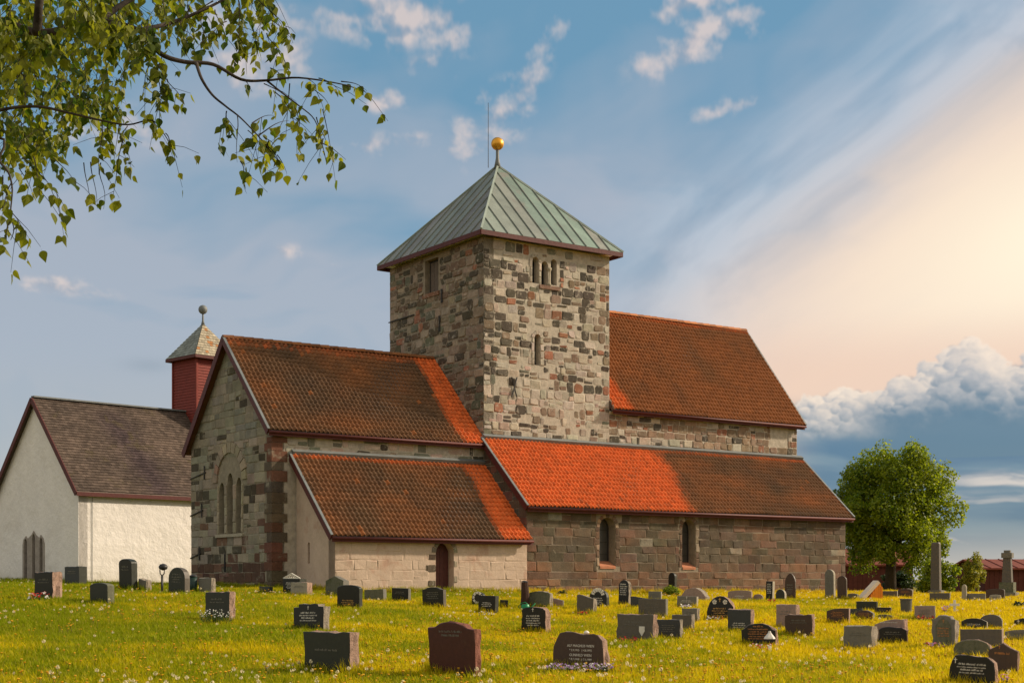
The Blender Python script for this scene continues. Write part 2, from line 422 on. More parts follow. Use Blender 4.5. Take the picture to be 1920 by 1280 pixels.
M_CAPSLATE = surf('lichened slate', None, .9, .35, 3, .3, 25, .15, fine=.3)
M_GOLD = surf('gilded ball', (.75, .36, .04), .38, .15, 8, .1, 20, .5, metal=.75)
M_IRON = surf('wrought iron', (.03, .026, .024), .6, .3, 10, .2, 40, .4)
M_GLASS = surf('old window glass', (.025, .028, .032), .12, .3, 3, .05, 5, .6)
M_PANE = surf('dusty leaded glass', (.055, .052, .045), .3, .3, 3, .05, 5, .5)
M_SHUTTER = surf('weathered shutter boards', (.13, .10, .08), .85, .3, 5, .3, 30, .2)
M_DOOR = surf('tarred door', (.075, .022, .016), .6, .3, 5, .2, 30, .3)
M_SILL = surf('brick sill', (.42, .17, .09), .85, .3, 5, .3, 30, .2)
M_DARK = surf('dark interior', (.012, .011, .010), .95, .1, 3, 0)
M_SANDST = surf('window dressings', (.34, .30, .22), .9, .3, 4, .4, 16, .2, fine=.2)

# ------------------------------------------------------------------ ground sheet
def ground_material():
    m = bpy.data.materials.new('turf'); m.use_nodes = True; t = m.node_tree; b = t.nodes['Principled BSDF']
    g = t.nodes.new('ShaderNodeNewGeometry'); v = g.outputs['Position']
    n = noise(t, v, .25, 5, .6); f = noise(t, v, 14, 5, .7)
    c = mixc(t, n.ss(.38, .62), (.16, .15, .010), (.34, .25, .012))
    c = mixc(t, f.ss(.35, .7), scalec(t, c, .5), c)
    t.links.new(c, b.inputs['Base Color']); b.inputs['Roughness'].default_value = .95; b.inputs['Specular IOR Level'].default_value = .1
    bn = t.nodes.new('ShaderNodeBump'); bn.inputs['Strength'].default_value = .8; bn.inputs['Distance'].default_value = .05
    t.links.new(f.v, bn.inputs['Height']); t.links.new(bn.outputs[0], b.inputs['Normal'])
    return m
M_TURF = ground_material()
def build_ground():
    xs = np.concatenate([[-3000, -1000, -400, -200, -120, -80, -60], np.arange(-48, 48.1, 1.0), [60, 80, 120, 200, 400, 1000, 3000]])
    ys = np.concatenate([[-60, -30, -10], np.arange(0, 110.1, 1.0), [120, 130, 150, 200, 400, 1000, 2500, 5000]])
    V = np.array([(x, y, gz(x, y)) for y in ys for x in xs]); nx = len(xs)
    i, j = np.meshgrid(np.arange(nx - 1), np.arange(len(ys) - 1)); k = (j * nx + i).ravel()
    F = np.stack([k, k + 1, k + nx + 1, k + nx], 1)
    o = np_mesh('ground', V, F, M_TURF, smooth=True); o['kind'] = 'structure'
build_ground()

# ------------------------------------------------------------------ the stone church
AL = 0.9622
UX, UY = math.sin(AL), math.cos(AL)          # long axis of the church, away to the right
VX, VY = -UY, UX                             # across the church, away to the left
G = .62                                      # the church's datum lies this far under the eye
CX, CY = (906.99 - 960) / FPX * 60, 60.0     # south-east corner of the tower
church = empty('stone_church', (CX, CY, EYE - G), math.pi / 2 - AL)
tag(church, 'medieval rubble-stone church with square copper-roofed tower and orange-brown pantile roofs', 'church')
TL, TM, NL, AW = 6.70, 7.79, 18.5, 3.09
CL, CW = 9.63, 7.90
SL, SW = 8.63, 3.18
def inv_s(px, py, v0):
    a = (px - 960) / FPX
    u = (a * (CY + v0 * VY) - CX - v0 * VX) / (UX - a * UY)
    return u, (HOR - py) / FPX * (CY + u * UY + v0 * VY) + G
def inv_e(px, py, u0):
    a = (px - 960) / FPX
    v = (a * (CY + u0 * UY) - CX - u0 * UX) / (VX - a * VY)
    return v, (HOR - py) / FPX * (CY + u0 * UY + v * VY) + G
def FS(v0): return lambda s, z, d=0.0: (s, v0 - d, z)          # a wall that faces south
def FE(u0): return lambda s, z, d=0.0: (u0 - d, s, z)          # a wall that faces east
def arch(s0, s1, z0, z1, kind='round', n=8):
    """outline of a round or pointed opening"""
    w = s1 - s0; c = (s0 + s1) / 2; p = [(s0, z0), (s1, z0)]
    if kind == 'rect': return p + [(s1, z1), (s0, z1)]
    if kind == 'round':
        zs = z1 - w / 2
        return p + [(c + w / 2 * math.cos(math.pi * i / n), zs + w / 2 * math.sin(math.pi * i / n)) for i in range(n + 1)]
    h = w * .95; zs = z1 - h
    rr = []
    for i in range(n // 2 + 1):
        t = i / (n / 2); rr.append((s1 - w / 2 * (t ** 1.8), zs + h * math.sin(t * math.pi / 2)))
    return p + rr + [(2 * c - a, b) for a, b in rr[-2::-1]]
def inpoly(p, poly):
    x, y = p; r = False
    for (x0, y0), (x1, y1) in zip(poly, poly[1:] + poly[:1]):
        if (y0 > y) != (y1 > y) and x < (x1 - x0) * (y - y0) / (y1 - y0) + x0: r = not r
    return r
def wall(name, poly, holes, F, mat, parent, reveal=.35, thick=.5):
    """a slab of wall with real openings and their reveals"""
    mb = MB(); vs = [Vector(p) for p in poly]; ed = []; k = 0
    for ring in [poly] + holes:
        if k: vs += [Vector(p) for p in ring]
        n = len(ring); ed += [(k + i, k + (i + 1) % n) for i in range(n)]; k += n
    ov, _, of, _, _, _ = delaunay_2d_cdt(vs, ed, [], 0, 1e-6)
    keep = []
    for f in of:
        c = sum((ov[i] for i in f), Vector((0, 0))) / len(f)
        if inpoly(c, poly) and not any(inpoly(c, h) for h in holes): keep.append(tuple(f))
    mb.add([F(p.x, p.y) for p in ov], keep)
    for h in holes:
        n = len(h); mb.add([F(*p) for p in h] + [F(p[0], p[1], -reveal) for p in h], [(i, (i + 1) % n, n + (i + 1) % n, n + i) for i in range(n)])
    n = len(poly); mb.add([F(*p) for p in poly] + [F(p[0], p[1], -thick) for p in poly], [(i, (i + 1) % n, n + (i + 1) % n, n + i) for i in range(n)] )
    return mb.build(name, mat, parent)
def clip(poly, region):
    for (x0, y0), (x1, y1) in zip(region, region[1:] + region[:1]):
        out = []
        for i in range(len(poly)):
            a, b = poly[i], poly[(i + 1) % len(poly)]
            da = (x1 - x0) * (a[1] - y0) - (y1 - y0) * (a[0] - x0); db = (x1 - x0) * (b[1] - y0) - (y1 - y0) * (b[0] - x0)
            if da >= 0: out.append(a)
            if (da >= 0) != (db >= 0):
                t = da / (da - db); out.append((a[0] + (b[0] - a[0]) * t, a[1] + (b[1] - a[1]) * t))
        poly = out
        if len(poly) < 3: return []
    return poly
def area(p): return abs(sum(a[0] * b[1] - b[0] * a[1] for a, b in zip(p, p[1:] + p[:1]))) / 2
def stone_geo(rect, gap, rnd, depth, F, region=None, jit=.02):
    s0, s1, z0, z1 = rect; s0 += gap; s1 -= gap; z0 += gap; z1 -= gap
    w, h = s1 - s0, z1 - z0
    if w < .06 or h < .06: return None
    r = min(w, h) * rnd
    rnd = rnd * rng.uniform(.5, 1.5); r = min(w, h) * rnd; j = lambda: rng.uniform(-jit, jit)
    c = lambda: r * rng.uniform(.4, 1.2)
    a, b, d, e = c(), c(), c(), c()
    p = [(s0 + a, z0 + j()), (s1 - b, z0 + j()), (s1 + j(), z0 + b), (s1 + j(), z1 - d), (s1 - d, z1 + j()), (s0 + e, z1 + j()), (s0 + j(), z1 - e), (s0 + j(), z0 + a)]
    if region:
        p = clip(p, region)
        if len(p) < 3 or area(p) < .012: return None
    n = len(p); cx = sum(q[0] for q in p) / n; cz = sum(q[1] for q in p) / n
    k = 1 - min(.18, .028 / (min(w, h) * .5)); tilt = rng.uniform(-.03, .03) / max(w, .2); tl2 = rng.uniform(-.03, .03) / max(h, .2)
    V = [F(q[0], q[1], -.03) for q in p] + [F(q[0], q[1], depth * .45) for q in p]
    V += [F(cx + (q[0] - cx) * k, cz + (q[1] - cz) * k, max(.004, depth + (q[0] - cx) * tilt + (q[1] - cz) * tl2)) for q in p]
    f = []
    for ring in (0, 1):
        f += [(ring * n + i, ring * n + (i + 1) % n, (ring + 1) * n + (i + 1) % n, (ring + 1) * n + i) for i in range(n)]
    f.append(tuple(2 * n + i for i in range(n)))
    return V, f, area(p)
def courses(s0, s1, z0, z1, hr, wr, split=.2, drift=.03, merge=.0):
    """stones laid in rough courses -> rectangles"""
    out = []; z = z0
    while z < z1 - .05:
        h = min(rng.uniform(*hr), z1 - z)
        if z1 - z - h < hr[0] * .5: h = z1 - z
        s = s0; first = True
        while s < s1 - .04:
            w = rng.uniform(*wr)
            if rng.random() < .15: w *= .6
            if s1 - s - w < wr[0] * .6: w = s1 - s
            a, b = rng.uniform(-drift, drift), rng.uniform(-drift, drift)
            if rng.random() < split and h > .26:
                m = z + h * rng.uniform(.35, .65)
                if w > .45 and rng.random() < .5:
                    q = s + w * rng.uniform(.4, .6)
                    out += [(s, q, z + a, m), (q, s + w, z + a, m), (s, s + w, m, z + h + b)]
                else: out += [(s, s + w, z + a, m), (s, s + w, m, z + h + b)]
            else: out.append((s, s + w, z + a, z + h + b))
            s += w
        z += h
    return out
def lay(rects, F, mat, parent, colour, gap=(.012, .03), rnd=.22, depth=(.012, .05), region=None, holes=(), single=200, name='stone', test=None, skip=0.0):
    made = []
    for r in rects:
        s0, s1, z0, z1 = r; drop_ = False
        for a, b, c, d in holes:
            if s0 < b and s1 > a and z0 < d and z1 > c:
                opts = [(s0, a, z0, z1), (b, s1, z0, z1), (s0, s1, z0, c), (s0, s1, d, z1)]
                opts = [o for o in opts if o[1] - o[0] > .1 and o[3] - o[2] > .1]
                if not opts: drop_ = True; break
                s0, s1, z0, z1 = max(opts, key=lambda o: (o[1] - o[0]) * (o[3] - o[2]))
        if drop_: continue
        cs, cz = (s0 + s1) / 2, (z0 + z1) / 2
        if test and not test(cs, cz): continue
        if skip and rng.random() < skip: continue
        g = stone_geo((s0, s1, z0, z1), rng.uniform(*gap), rnd, rng.uniform(*depth), F, region)
        if g: made.append((g[2], g[0], g[1], colour(cs, cz)))
    made.sort(key=lambda q: -q[0])
    for _, V, f, c in made[:single]: MB().add(V, f, c).build(name, mat, parent)
    rest = MB()
    for _, V, f, c in made[single:]: rest.add(V, f, c)
    if rest.v: rest.build('small_' + name + 's', mat, parent, kind='stuff')
    return len(made)
def pick(pal):
    t = rng.random() * sum(p[0] for p in pal)
    for w, c in pal:
        t -= w
        if t <= 0: break
    k = rng.uniform(.82, 1.18); return tuple(min(.8, q * k * rng.uniform(.95, 1.05)) for q in c)
PALE, CREAM, DARK, BROWN, RED, GREEN, PINK = (.365, .318, .255), (.41, .355, .285), (.080, .066, .050), (.20, .145, .10), (.26, .115, .068), (.16, .155, .115), (.38, .285, .225)
# ---- tower
WT_S = [inv_s(998, 530, 0) + inv_s(1010, 483, 0), inv_s(1015, 534, 0) + inv_s(1028, 491, 0), inv_s(1033, 534, 0) + inv_s(1044, 487, 0), inv_s(1002, 684, 0) + inv_s(1013, 627, 0)]
holes_S = [arch(a, c, b, d, 'round') for a, b, c, d in WT_S]
Z_TE = 14.45 + G
tw = wall('tower_wall', [(0, 0), (TL, 0), (TL, Z_TE - .15), (0, Z_TE - .15)], holes_S, FS(0), M_MORTAR, church)
a, b = inv_e(822, 545, 0); c, d = inv_e(797, 490, 0)
WT_E = [(a, b, c, d)]
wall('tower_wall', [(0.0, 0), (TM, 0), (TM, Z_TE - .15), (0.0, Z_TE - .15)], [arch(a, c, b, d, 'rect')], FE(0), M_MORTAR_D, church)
mb = MB(); mb.box((0.02, TM - .5, 0), (TL - .02, TM, Z_TE - .16)); mb.box((TL - .5, .02, 0), (TL, TM - .52, Z_TE - .16)); mb.build('tower_wall', M_MORTAR, church)
def col_ts(s, z):
    t = (z - 6.5) / 8.5
    if t < .28: return pick([(5, PALE), (3, CREAM), (2.6, PINK), (2.0, DARK), (1.4, BROWN), (.6, RED), (.4, GREEN)])
    if s > TL - .5: return pick([(1.5, PALE), (2.2, BROWN), (2.2, DARK), (.6, RED)])
    return pick([(4.0, PALE), (1.6, CREAM), (4.6, DARK), (2.6, BROWN), (.6, RED), (1.0, GREEN), (.5, PINK)])
hb = lambda W, m=.1: [(q[0] - m, q[2] + m, q[1] - m, q[3] + m) for q in W]
lay(courses(0, TL, 5.3 + G, Z_TE - .2, (.24, .44), (.26, .66), .28, .04), FS(0), M_STONE, tw, col_ts, (.008, .036), .18, (.003, .030), [(-.02, 5), (TL + .02, 5), (TL + .02, Z_TE - .18), (-.02, Z_TE - .18)], hb(WT_S, .16), 230, skip=.16)
te = [o for o in church.children if o.name.startswith('tower_wall')][1]
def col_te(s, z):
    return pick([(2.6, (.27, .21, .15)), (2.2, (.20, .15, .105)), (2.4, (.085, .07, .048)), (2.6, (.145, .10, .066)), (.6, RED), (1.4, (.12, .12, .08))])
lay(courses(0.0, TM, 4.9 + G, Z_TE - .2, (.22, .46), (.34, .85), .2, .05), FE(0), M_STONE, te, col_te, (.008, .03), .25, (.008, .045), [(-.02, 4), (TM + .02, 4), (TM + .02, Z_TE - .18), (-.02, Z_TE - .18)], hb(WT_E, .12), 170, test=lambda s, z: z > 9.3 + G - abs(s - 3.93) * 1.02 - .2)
def opening(q, F, parent, name, mat, depth=.3, kind='round', frame=None, fm=None, bars=0):
    a, b, c, d = q; pl = arch(a, c, b, d, kind); mb = MB(); mb.add([F(p[0], p[1], -depth) for p in pl], [tuple(range(len(pl)))])
    o = mb.build(name, mat, parent)
    if frame:
        n = len(pl); cx, cz = (a + c) / 2, (b + d) / 2; f = MB()
        ins = [(cx + (p[0] - cx) * (1 - frame / (c - a) * 2), cz + (p[1] - cz) * (1 - frame / (d - b) * 2)) for p in pl]
        V = [F(p[0], p[1], -depth + .05) for p in pl] + [F(p[0], p[1], -depth + .05) for p in ins] + [F(p[0], p[1], -depth + .003) for p in ins]
        f.add(V, [(i, (i + 1) % n, n + (i + 1) % n, n + i) for i in range(n)] + [(n + i, n + (i + 1) % n, 2 * n + (i + 1) % n, 2 * n + i) for i in range(n)])
        for k in range(bars):
            zz = b + (d - b) * (k + 1) / (bars + 1)
            f.box((a + frame, zz - .012, -depth + .004), (c - frame, zz + .012, -depth + .03), f=lambda x, y, w: F(x, y, w))
        f.build('frame', fm or M_SHUTTER, o)
    return o
def surround(q, F, parent, wid=.16, mat=None, cols=None, proud=.05, kind='round', n=9, jambs=True):
    """dressed stones round an opening, each of them a piece"""
    a, b, c, d = q; w = c - a; cx = (a + c) / 2; zs = d - w / 2; mat = mat or M_STONE
    cols = cols or [(1, PALE), (1, CREAM)]
    for i in range(n):
        t0, t1 = math.pi * i / n + .03, math.pi * (i + 1) / n - .03; r0, r1 = w / 2 + .004, w / 2 + wid * rng.uniform(.85, 1.25)
        p = [(cx + r * math.cos(t), zs + r * math.sin(t)) for r, t in ((r0, t0), (r1, t0), (r1, (t0 + t1) / 2), (r1, t1), (r0, t1), (r0, (t0 + t1) / 2))]
        V = [F(x, z, -.05) for x, z in p] + [F(x, z, proud) for x, z in p]
        MB().add(V, [(j, (j + 1) % 6, 6 + (j + 1) % 6, 6 + j) for j in range(6)] + [(6, 7, 8, 9, 10, 11)], pick(cols)).build('arch_stone', mat, parent)
    if jambs:
        for sd_ in (0, 1):
            z = b
            while z < zs - .05:
                h = min(rng.uniform(.2, .4), zs - z); ww = wid * rng.uniform(.8, 1.6)
                s0, s1 = (a - ww, a - .004) if sd_ == 0 else (c + .004, c + ww)
                g = stone_geo((s0, s1, z, z + h), .008, .1, proud, F, None, .006)
                if g: MB().add(g[0], g[1], pick(cols)).build('jamb_stone', mat, parent)
                z += h
for i, q in enumerate(WT_S):
    opening(q, FS(0), tw, 'window', M_DARK if i < 3 else M_GLASS, .34)
    if i in (0, 3): surround(q, FS(0), tw, .13, proud=.03, n=5)
a, b, c, d = WT_S[1]; e = WT_S[2]
mb = MB(); mx = (c + e[0]) / 2
mb.lathe([(.10, b + .01), (.10, b + .1), (.065, b + .14), (.06, d - .42), (.11, d - .34), (.12, d - .25)], 10, (mx, .05, 0)); mb.build('window_column', M_SANDST, tw, True)
mb = MB(); mb.box((a - .12, -.07, b - .16), (e[2] + .15, .1, b - .003), (.20, .12, .085)); mb.build('window_sill', M_STONE, tw)
q = WT_E[0]
sh = opening(q, FE(0), te, 'window', M_SHUTTER, .30, 'rect', .07, M_IRON)
for k in range(3):
    s0 = q[0] + .09 + k * (q[2] - q[0] - .18) / 3; mb = MB(); mb.box((-.0 + .24, s0 + .008, q[1] + .09), (.29, s0 + (q[2] - q[0] - .18) / 3 - .008, q[3] - .09)); mb.build('shutter_board', M_SHUTTER, sh)
mb = MB(); mb.box((-.06, q[0] - .1, q[1] - .18), (.06, q[2] + .15, q[1] - .004), (.20, .10, .06)); mb.build('window_sill', M_STONE, te)
# iron wall anchors
def anchor(F, s, z, h, parent, lean=.25):
    mb = MB()
    for sg in (-1, 1):
        pts = [F(s + sg * lean * h * .5 * (t * 2 - 1) * (1.0 + .3 * abs(t * 2 - 1)), z - h / 2 + h * t, .06) for t in (0, .25, .5, .75, 1)]
        mb.tube(pts, .028, 5)
    return mb.build('wall_anchor', M_IRON, parent)
anchor(FS(0), *inv_s(963, 726, 0), .85, tw)
anchor(FE(0), *inv_e(830, 555, 0), .6, te, .1); anchor(FE(0), *inv_e(826, 607, 0), .7, te, .1)
mb = MB(); a, b = inv_e(731, 605, 0); c, d = inv_e(778, 590, 0); mb.tube([FE(0)(a, b, .06), FE(0)(c, d, .06)], .03, 5); mb.build('wall_anchor', M_IRON, te)
# ---- tower roof: copper pans with standing seams
TO = .42; Z_AP = 18.67 + G
troof = MB()
P0 = [(-TO, -TO), (TL + TO, -TO), (TL + TO, TM + TO), (-TO, TM + TO)]; AP = (TL / 2, TM / 2, Z_AP)
troof.add([(x, y, Z_TE - .02) for x, y in P0] + [(AP[0], AP[1], Z_AP - .06)], [(0, 1, 4), (1, 2, 4), (2, 3, 4), (3, 0, 4), (3, 2, 1, 0)])
troof = troof.build('tower_roof', M_COPPER, church)
for i in range(4):
    A_, B_ = Vector((*P0[i], Z_TE)), Vector((*P0[(i + 1) % 4], Z_TE)); C_ = Vector(AP)
    n = (B_ - A_).cross(C_ - A_).normalized()
    ln = (B_ - A_).length; e = (B_ - A_).normalized(); k = 11 if i % 2 == 0 else 12
    hipd = lambda s: A_ + e * s + (C_ - (A_ + B_) / 2) * (1 - abs(2 * s / ln - 1))
    cuts = [ln * (j + rng.uniform(-.08, .08) * (0 < j < k)) / k for j in range(k + 1)]
    for j in range(k):
        s0, s1 = cuts[j], cuts[j + 1]
        pts = [A_ + e * s0, A_ + e * s1, hipd(s1)] + ([C_] if s0 < ln / 2 < s1 else []) + [hipd(s0)]
        pts = [p for q_, p in enumerate(pts) if (p - pts[q_ - 1]).length > .01]
        V = [p + n * .012 for p in pts]
        base_c = (.175, .245, .195) if i == 0 else (.18, .20, .17)
        t = rng.random(); cc = tuple(x * (1 - t * .7) + y * t * .7 for x, y in zip(base_c, (.22, .185, .165))); kk = rng.uniform(.8, 1.15)
        MB().add(V, [tuple(range(len(V)))], tuple(x * kk for x in cc)).build('copper_panel', M_COPPER, troof)
        if j:
            MB().beam(A_ + e * s0 + n * .03, hipd(s0) + n * .03, .03, .055, n, (.17, .185, .155)).build('seam', M_COPPER, troof)
    MB().beam(A_ + n * .03, C_ + n * .03, .09, .09, n, (.25, .29, .24)).build('hip_cap', M_COPPER, troof)
    MB().beam(Vector((*P0[i], Z_TE - .10)), Vector((*P0[(i + 1) % 4], Z_TE - .10)), .06, .19).build('eave_board', M_REDWOOD, troof)
mb = MB(); mb.lathe([(.17, 0), (.10, .35), (.075, .5), (.07, .95)], 12, (AP[0], AP[1], Z_AP - .12)); fin = mb.build('finial', M_LEAD, troof, True)
mb = MB(); r_ = .29; mb.lathe([(r_ * math.sin(math.pi * i / 14) + .001, -r_ * math.cos(math.pi * i / 14)) for i in range(15)], 20, (AP[0], AP[1], Z_AP + 1.02)); mb.build('gilded_ball', M_GOLD, troof, True)
a, b = inv_s(915.5, 300, TM / 2 - .3); c, d = inv_s(915.5, 193, TM / 2 - .3)
MB().tube([(a, TM / 2 - .3, b - .35), (a, TM / 2 - .3, d)], [.016, .012], 5).build('lightning_rod', M_IRON, troof)
# ---- pantile roofs
PXS = np.array([0, .14, .36, .56, .72, .86, 1.0]); PHS = np.array([.014, -.012, -.020, .004, .050, .050, .014])
def pantiles(T0, E0, along, length, colfn, parent, pitch=.195, row=.27):
    T0, E0, along = Vector(T0), Vector(E0), Vector(along).normalized()
    down = E0 - T0; sl = down.length; down.normalize(); n = along.cross(down).normalized()
    if n.z < 0: n = -n
    nc, nr = int(round(length / pitch)), int(round(sl / row)); pitch, row = length / nc, sl / nr
    i, j = np.meshgrid(np.arange(nc), np.arange(nr)); i, j = i.ravel(), j.ravel(); m = len(i)
    jit = nrg.normal(0, 1, (m, 3)); V = np.zeros((m, 3, 7, 3))
    O, a_, d_, n_ = (np.array(q) for q in (T0, along, down, n))
    sag = .02 * np.sin(i * pitch * .55 + 1) + .012 * np.sin(i * pitch * 1.3 + j * .3)
    for li, (dd, hh) in enumerate(((-.03, 0.0), (1.0, .036), (1.0, .002))):
        for k in range(7):
            x = (i + PXS[k]) * pitch; yv = (j + dd) * row + jit[:, 0] * .006 * (li > 0)
            h = PHS[k] * (1.15 if li else .9) + hh + sag + jit[:, 1] * .003 + jit[:, 2] * .004 * (PXS[k] - .5)
            V[:, li, k] = O + np.outer(x, a_) + np.outer(yv, d_) + np.outer(h + .03, n_)
    base = np.arange(m)[:, None] * 21; q = []
    for li in (0, 1):
        for k in range(6): q.append(np.stack([base[:, 0] + li * 7 + k, base[:, 0] + li * 7 + k + 1, base[:, 0] + (li + 1) * 7 + k + 1, base[:, 0] + (li + 1) * 7 + k], 1))
    F = np.stack(q, 1).reshape(-1, 4)
    cols = np.array([colfn(a, b, a * pitch, (b + .5) / nr) for a, b in zip(i, j)])
    return np_mesh('roof_tiles', V.reshape(-1, 3), F, M_TILE, parent, np.repeat(cols, 12, axis=0), kind='stuff')
NEW, OLD, MID, LICH, DK = np.array((.74, .150, .030)), np.array((.160, .072, .030)), np.array((.30, .105, .030)), np.array((.17, .112, .040)), np.array((.078, .050, .030))
def vnoise(seed):
    r = np.random.default_rng(seed); tab = r.random((64, 64))
    def f(x, y):
        xi, yi = int(math.floor(x)), int(math.floor(y)); fx, fy = x - xi, y - yi
        fx, fy = fx * fx * (3 - 2 * fx), fy * fy * (3 - 2 * fy); g = lambda a, b: tab[a % 64, b % 64]
        return (g(xi, yi) * (1 - fx) + g(xi + 1, yi) * fx) * (1 - fy) + (g(xi, yi + 1) * (1 - fx) + g(xi + 1, yi + 1) * fx) * fy
    return lambda x, y: .6 * f(x, y) + .4 * f(x * 2.3 + 7, y * 2.3 + 3)
def tilecol(new, seed, red=.35, dark=.2):
    f1, f2 = vnoise(seed), vnoise(seed + 1)
    def g(i, j, x, t):
        k = f1(x * .55, t * 4); k2 = f2(x * .4, t * 3); p = new(x, t)
        c = OLD * (1 - k2 * .3) + LICH * k2 * .3
        m = max(0, min(1, (k - .5 + red) * 1.6)); c = c * (1 - m) + MID * m
        m = max(0, min(1, (k2 - .62 + dark) * 1.5)); c = c * (1 - m) + DK * m
        c = c * rng.uniform(.86, 1.13)
        if rng.random() < .010: c = MID
        p = max(0, min(1, p + rng.gauss(0, .10) * (0 < p < 1) - .22 * max(0, k - .55)))
        c = c * (1 - p) + NEW * rng.uniform(.82, 1.08) * p
        return c
    return g
def roof(name, u0, u1, vt, zt, ve, ze, colfn, fascia=True, top_flash=False, verge_e=False, verge_w=False, zdrop=.19):
    """a lean-to or one slope of a gabled roof: ridge line (vt, zt), eave line (ve, ze)"""
    d = Vector((0, ve - vt, ze - zt)); n = Vector((1, 0, 0)).cross(d).normalized(); n = n if n.z > 0 else -n
    mb = MB(); V = []
    for k in (0, -.12):
        for u in (u0 + .02, u1 - .02): V += [Vector((u, vt, zt)) + n * k, Vector((u, ve, ze)) + n * k]
    mb.add(V, [(0, 2, 3, 1), (4, 5, 7, 6), (0, 1, 5, 4), (2, 6, 7, 3), (1, 3, 7, 5), (0, 4, 6, 2)])
    o = mb.build(name, M_SHUTTER, church)
    pantiles((u0, vt, zt), (u0, ve, ze), (1, 0, 0), u1 - u0, colfn, o)
    if fascia: MB().beam((u0, ve - .015, ze - .10), (u1, ve - .015, ze - .10), .05, zdrop).build('fascia_board', M_REDWOOD, o)
    if fascia: MB().tube([(u0, ve - .10, ze - .06), (u1, ve - .10, ze - .06)], .055, 8).build('gutter', M_REDWOOD, o, True)
    if top_flash: MB().beam((u0 + .05, vt - .05, zt + .10), (u1, vt - .05, zt + .10), .2, .13, (0, -.5, .8)).build('lead_flashing', M_LEAD, o)
    for on, u, off in ((verge_e, u0, -.03), (verge_w, u1, .03)):
        if on:
            MB().beam(Vector((u + off, vt, zt)) - n * .07, Vector((u + off, ve - .03, ze)) - n * .07, .05, .26, n).build('bargeboard', M_REDWOOD, o)
            MB().beam(Vector((u + off * 1.2, vt, zt)) + n * .075, Vector((u + off * 1.2, ve - .03, ze)) + n * .075, .10, .035, n, (.3, .25, .2)).build('verge_capping', M_LEAD, o)
    return o
def ridge(u0, u1, v, z, parent, colfn):
    n = int((u1 - u0) / .42); w = (u1 - u0) / n; tm = []
    for k in range(6):
        a_ = math.pi * k / 5; tm.append((.15 * math.cos(a_), .13 * math.sin(a_)))
    for i in range(n):
        s = u0 + i * w; V = []
        for uu, sc in ((s - .03, .92), (s + w, 1.1)):
            V += [(uu, v + a_ * sc, z - .04 + b_ * sc + rng.uniform(-.006, .006)) for a_, b_ in tm]
        MB().add(V, [(k, k + 1, 7 + k, 6 + k) for k in range(5)] + [tuple(range(6)), tuple(range(6, 12))], tuple(colfn(i))).build('ridge_tile', M_TILE, parent)
HO = .24
rt = lambda i: (OLD * .5 + MID * .5) * rng.uniform(.7, 1.3)
# nave
Z_NR, Z_NE = 12.71 + G, 7.51 + G
def new_nave(x, t):
    q = 1.0 - smooth(-.1, .35, x - 1.6 * (t - .40)) if t > .5 else 0
    return max(q * .95, .35 if t < .05 else 0)
nr_ = roof('nave_roof', TL + .02, NL + .25, TM / 2, Z_NR, -HO, Z_NE, tilecol(new_nave, 3, .62, -.1), verge_w=True)
ridge(TL + .05, NL + .27, TM / 2, Z_NR + .05, nr_, lambda i: MID * rng.uniform(.9, 1.7))
mb = MB(); mb.add([(TL, TM / 2, Z_NR), (NL + .25, TM / 2, Z_NR), (NL + .25, TM + HO, Z_NE), (TL, TM + HO, Z_NE)], [(0, 1, 2, 3)], tuple(OLD)); mb.build('north_slope', M_TILE, nr_)
MB().beam((TL + .10, -HO + .35, Z_NE + .45), (TL + .10, -HO - .02, Z_NE - .02), .05, .12, (0, -.7, .7), (.8, .75, .7)).build('verge_capping', M_SANDST, nr_)
# nave south wall above the aisle (clerestory) and west end
nw = wall('nave_wall', [(TL, 0), (NL, 0), (NL, Z_NE - .03), (TL, Z_NE - .03)], [], FS(0.03), M_MORTAR, church)
def col_nv(s, z):
    t = (s - TL) / (NL - TL)
    if z < 6.4 + G and t < .4: return pick([(4, PALE), (3, PINK), (2, BROWN), (1.5, DARK)])
    return pick([(2.2 - t, PALE), (2.4, (.27, .185, .125)), (2.4 + t, (.21, .145, .095)), (1.2 + t, BROWN), (1.2, DARK), (.6, RED)])
patch = inv_s(1445, 836, 0) + inv_s(1478, 800, 0)
lay(courses(TL, NL, 5.2 + G, Z_NE - .05, (.2, .36), (.28, .75), .22, .03), FS(0.03), M_STONE, nw, col_nv, (.008, .022), .16, (.01, .035), [(TL, 5), (NL + .02, 5), (NL + .02, Z_NE - .04), (TL, Z_NE - .04)], [(patch[0], patch[2], patch[1], patch[3])], 110)
mb = MB(); mb.add([(NL, .03, 0), (NL, TM, 0), (NL, TM, Z_NE), (NL, TM / 2, Z_NR - .1), (NL, .03, Z_NE)], [(0, 1, 2, 3, 4)]); mb.box((TL, TM - .4, 0), (NL - .02, TM - .02, Z_NE - .03)); mb.build('nave_wall', M_MORTAR_D, church)
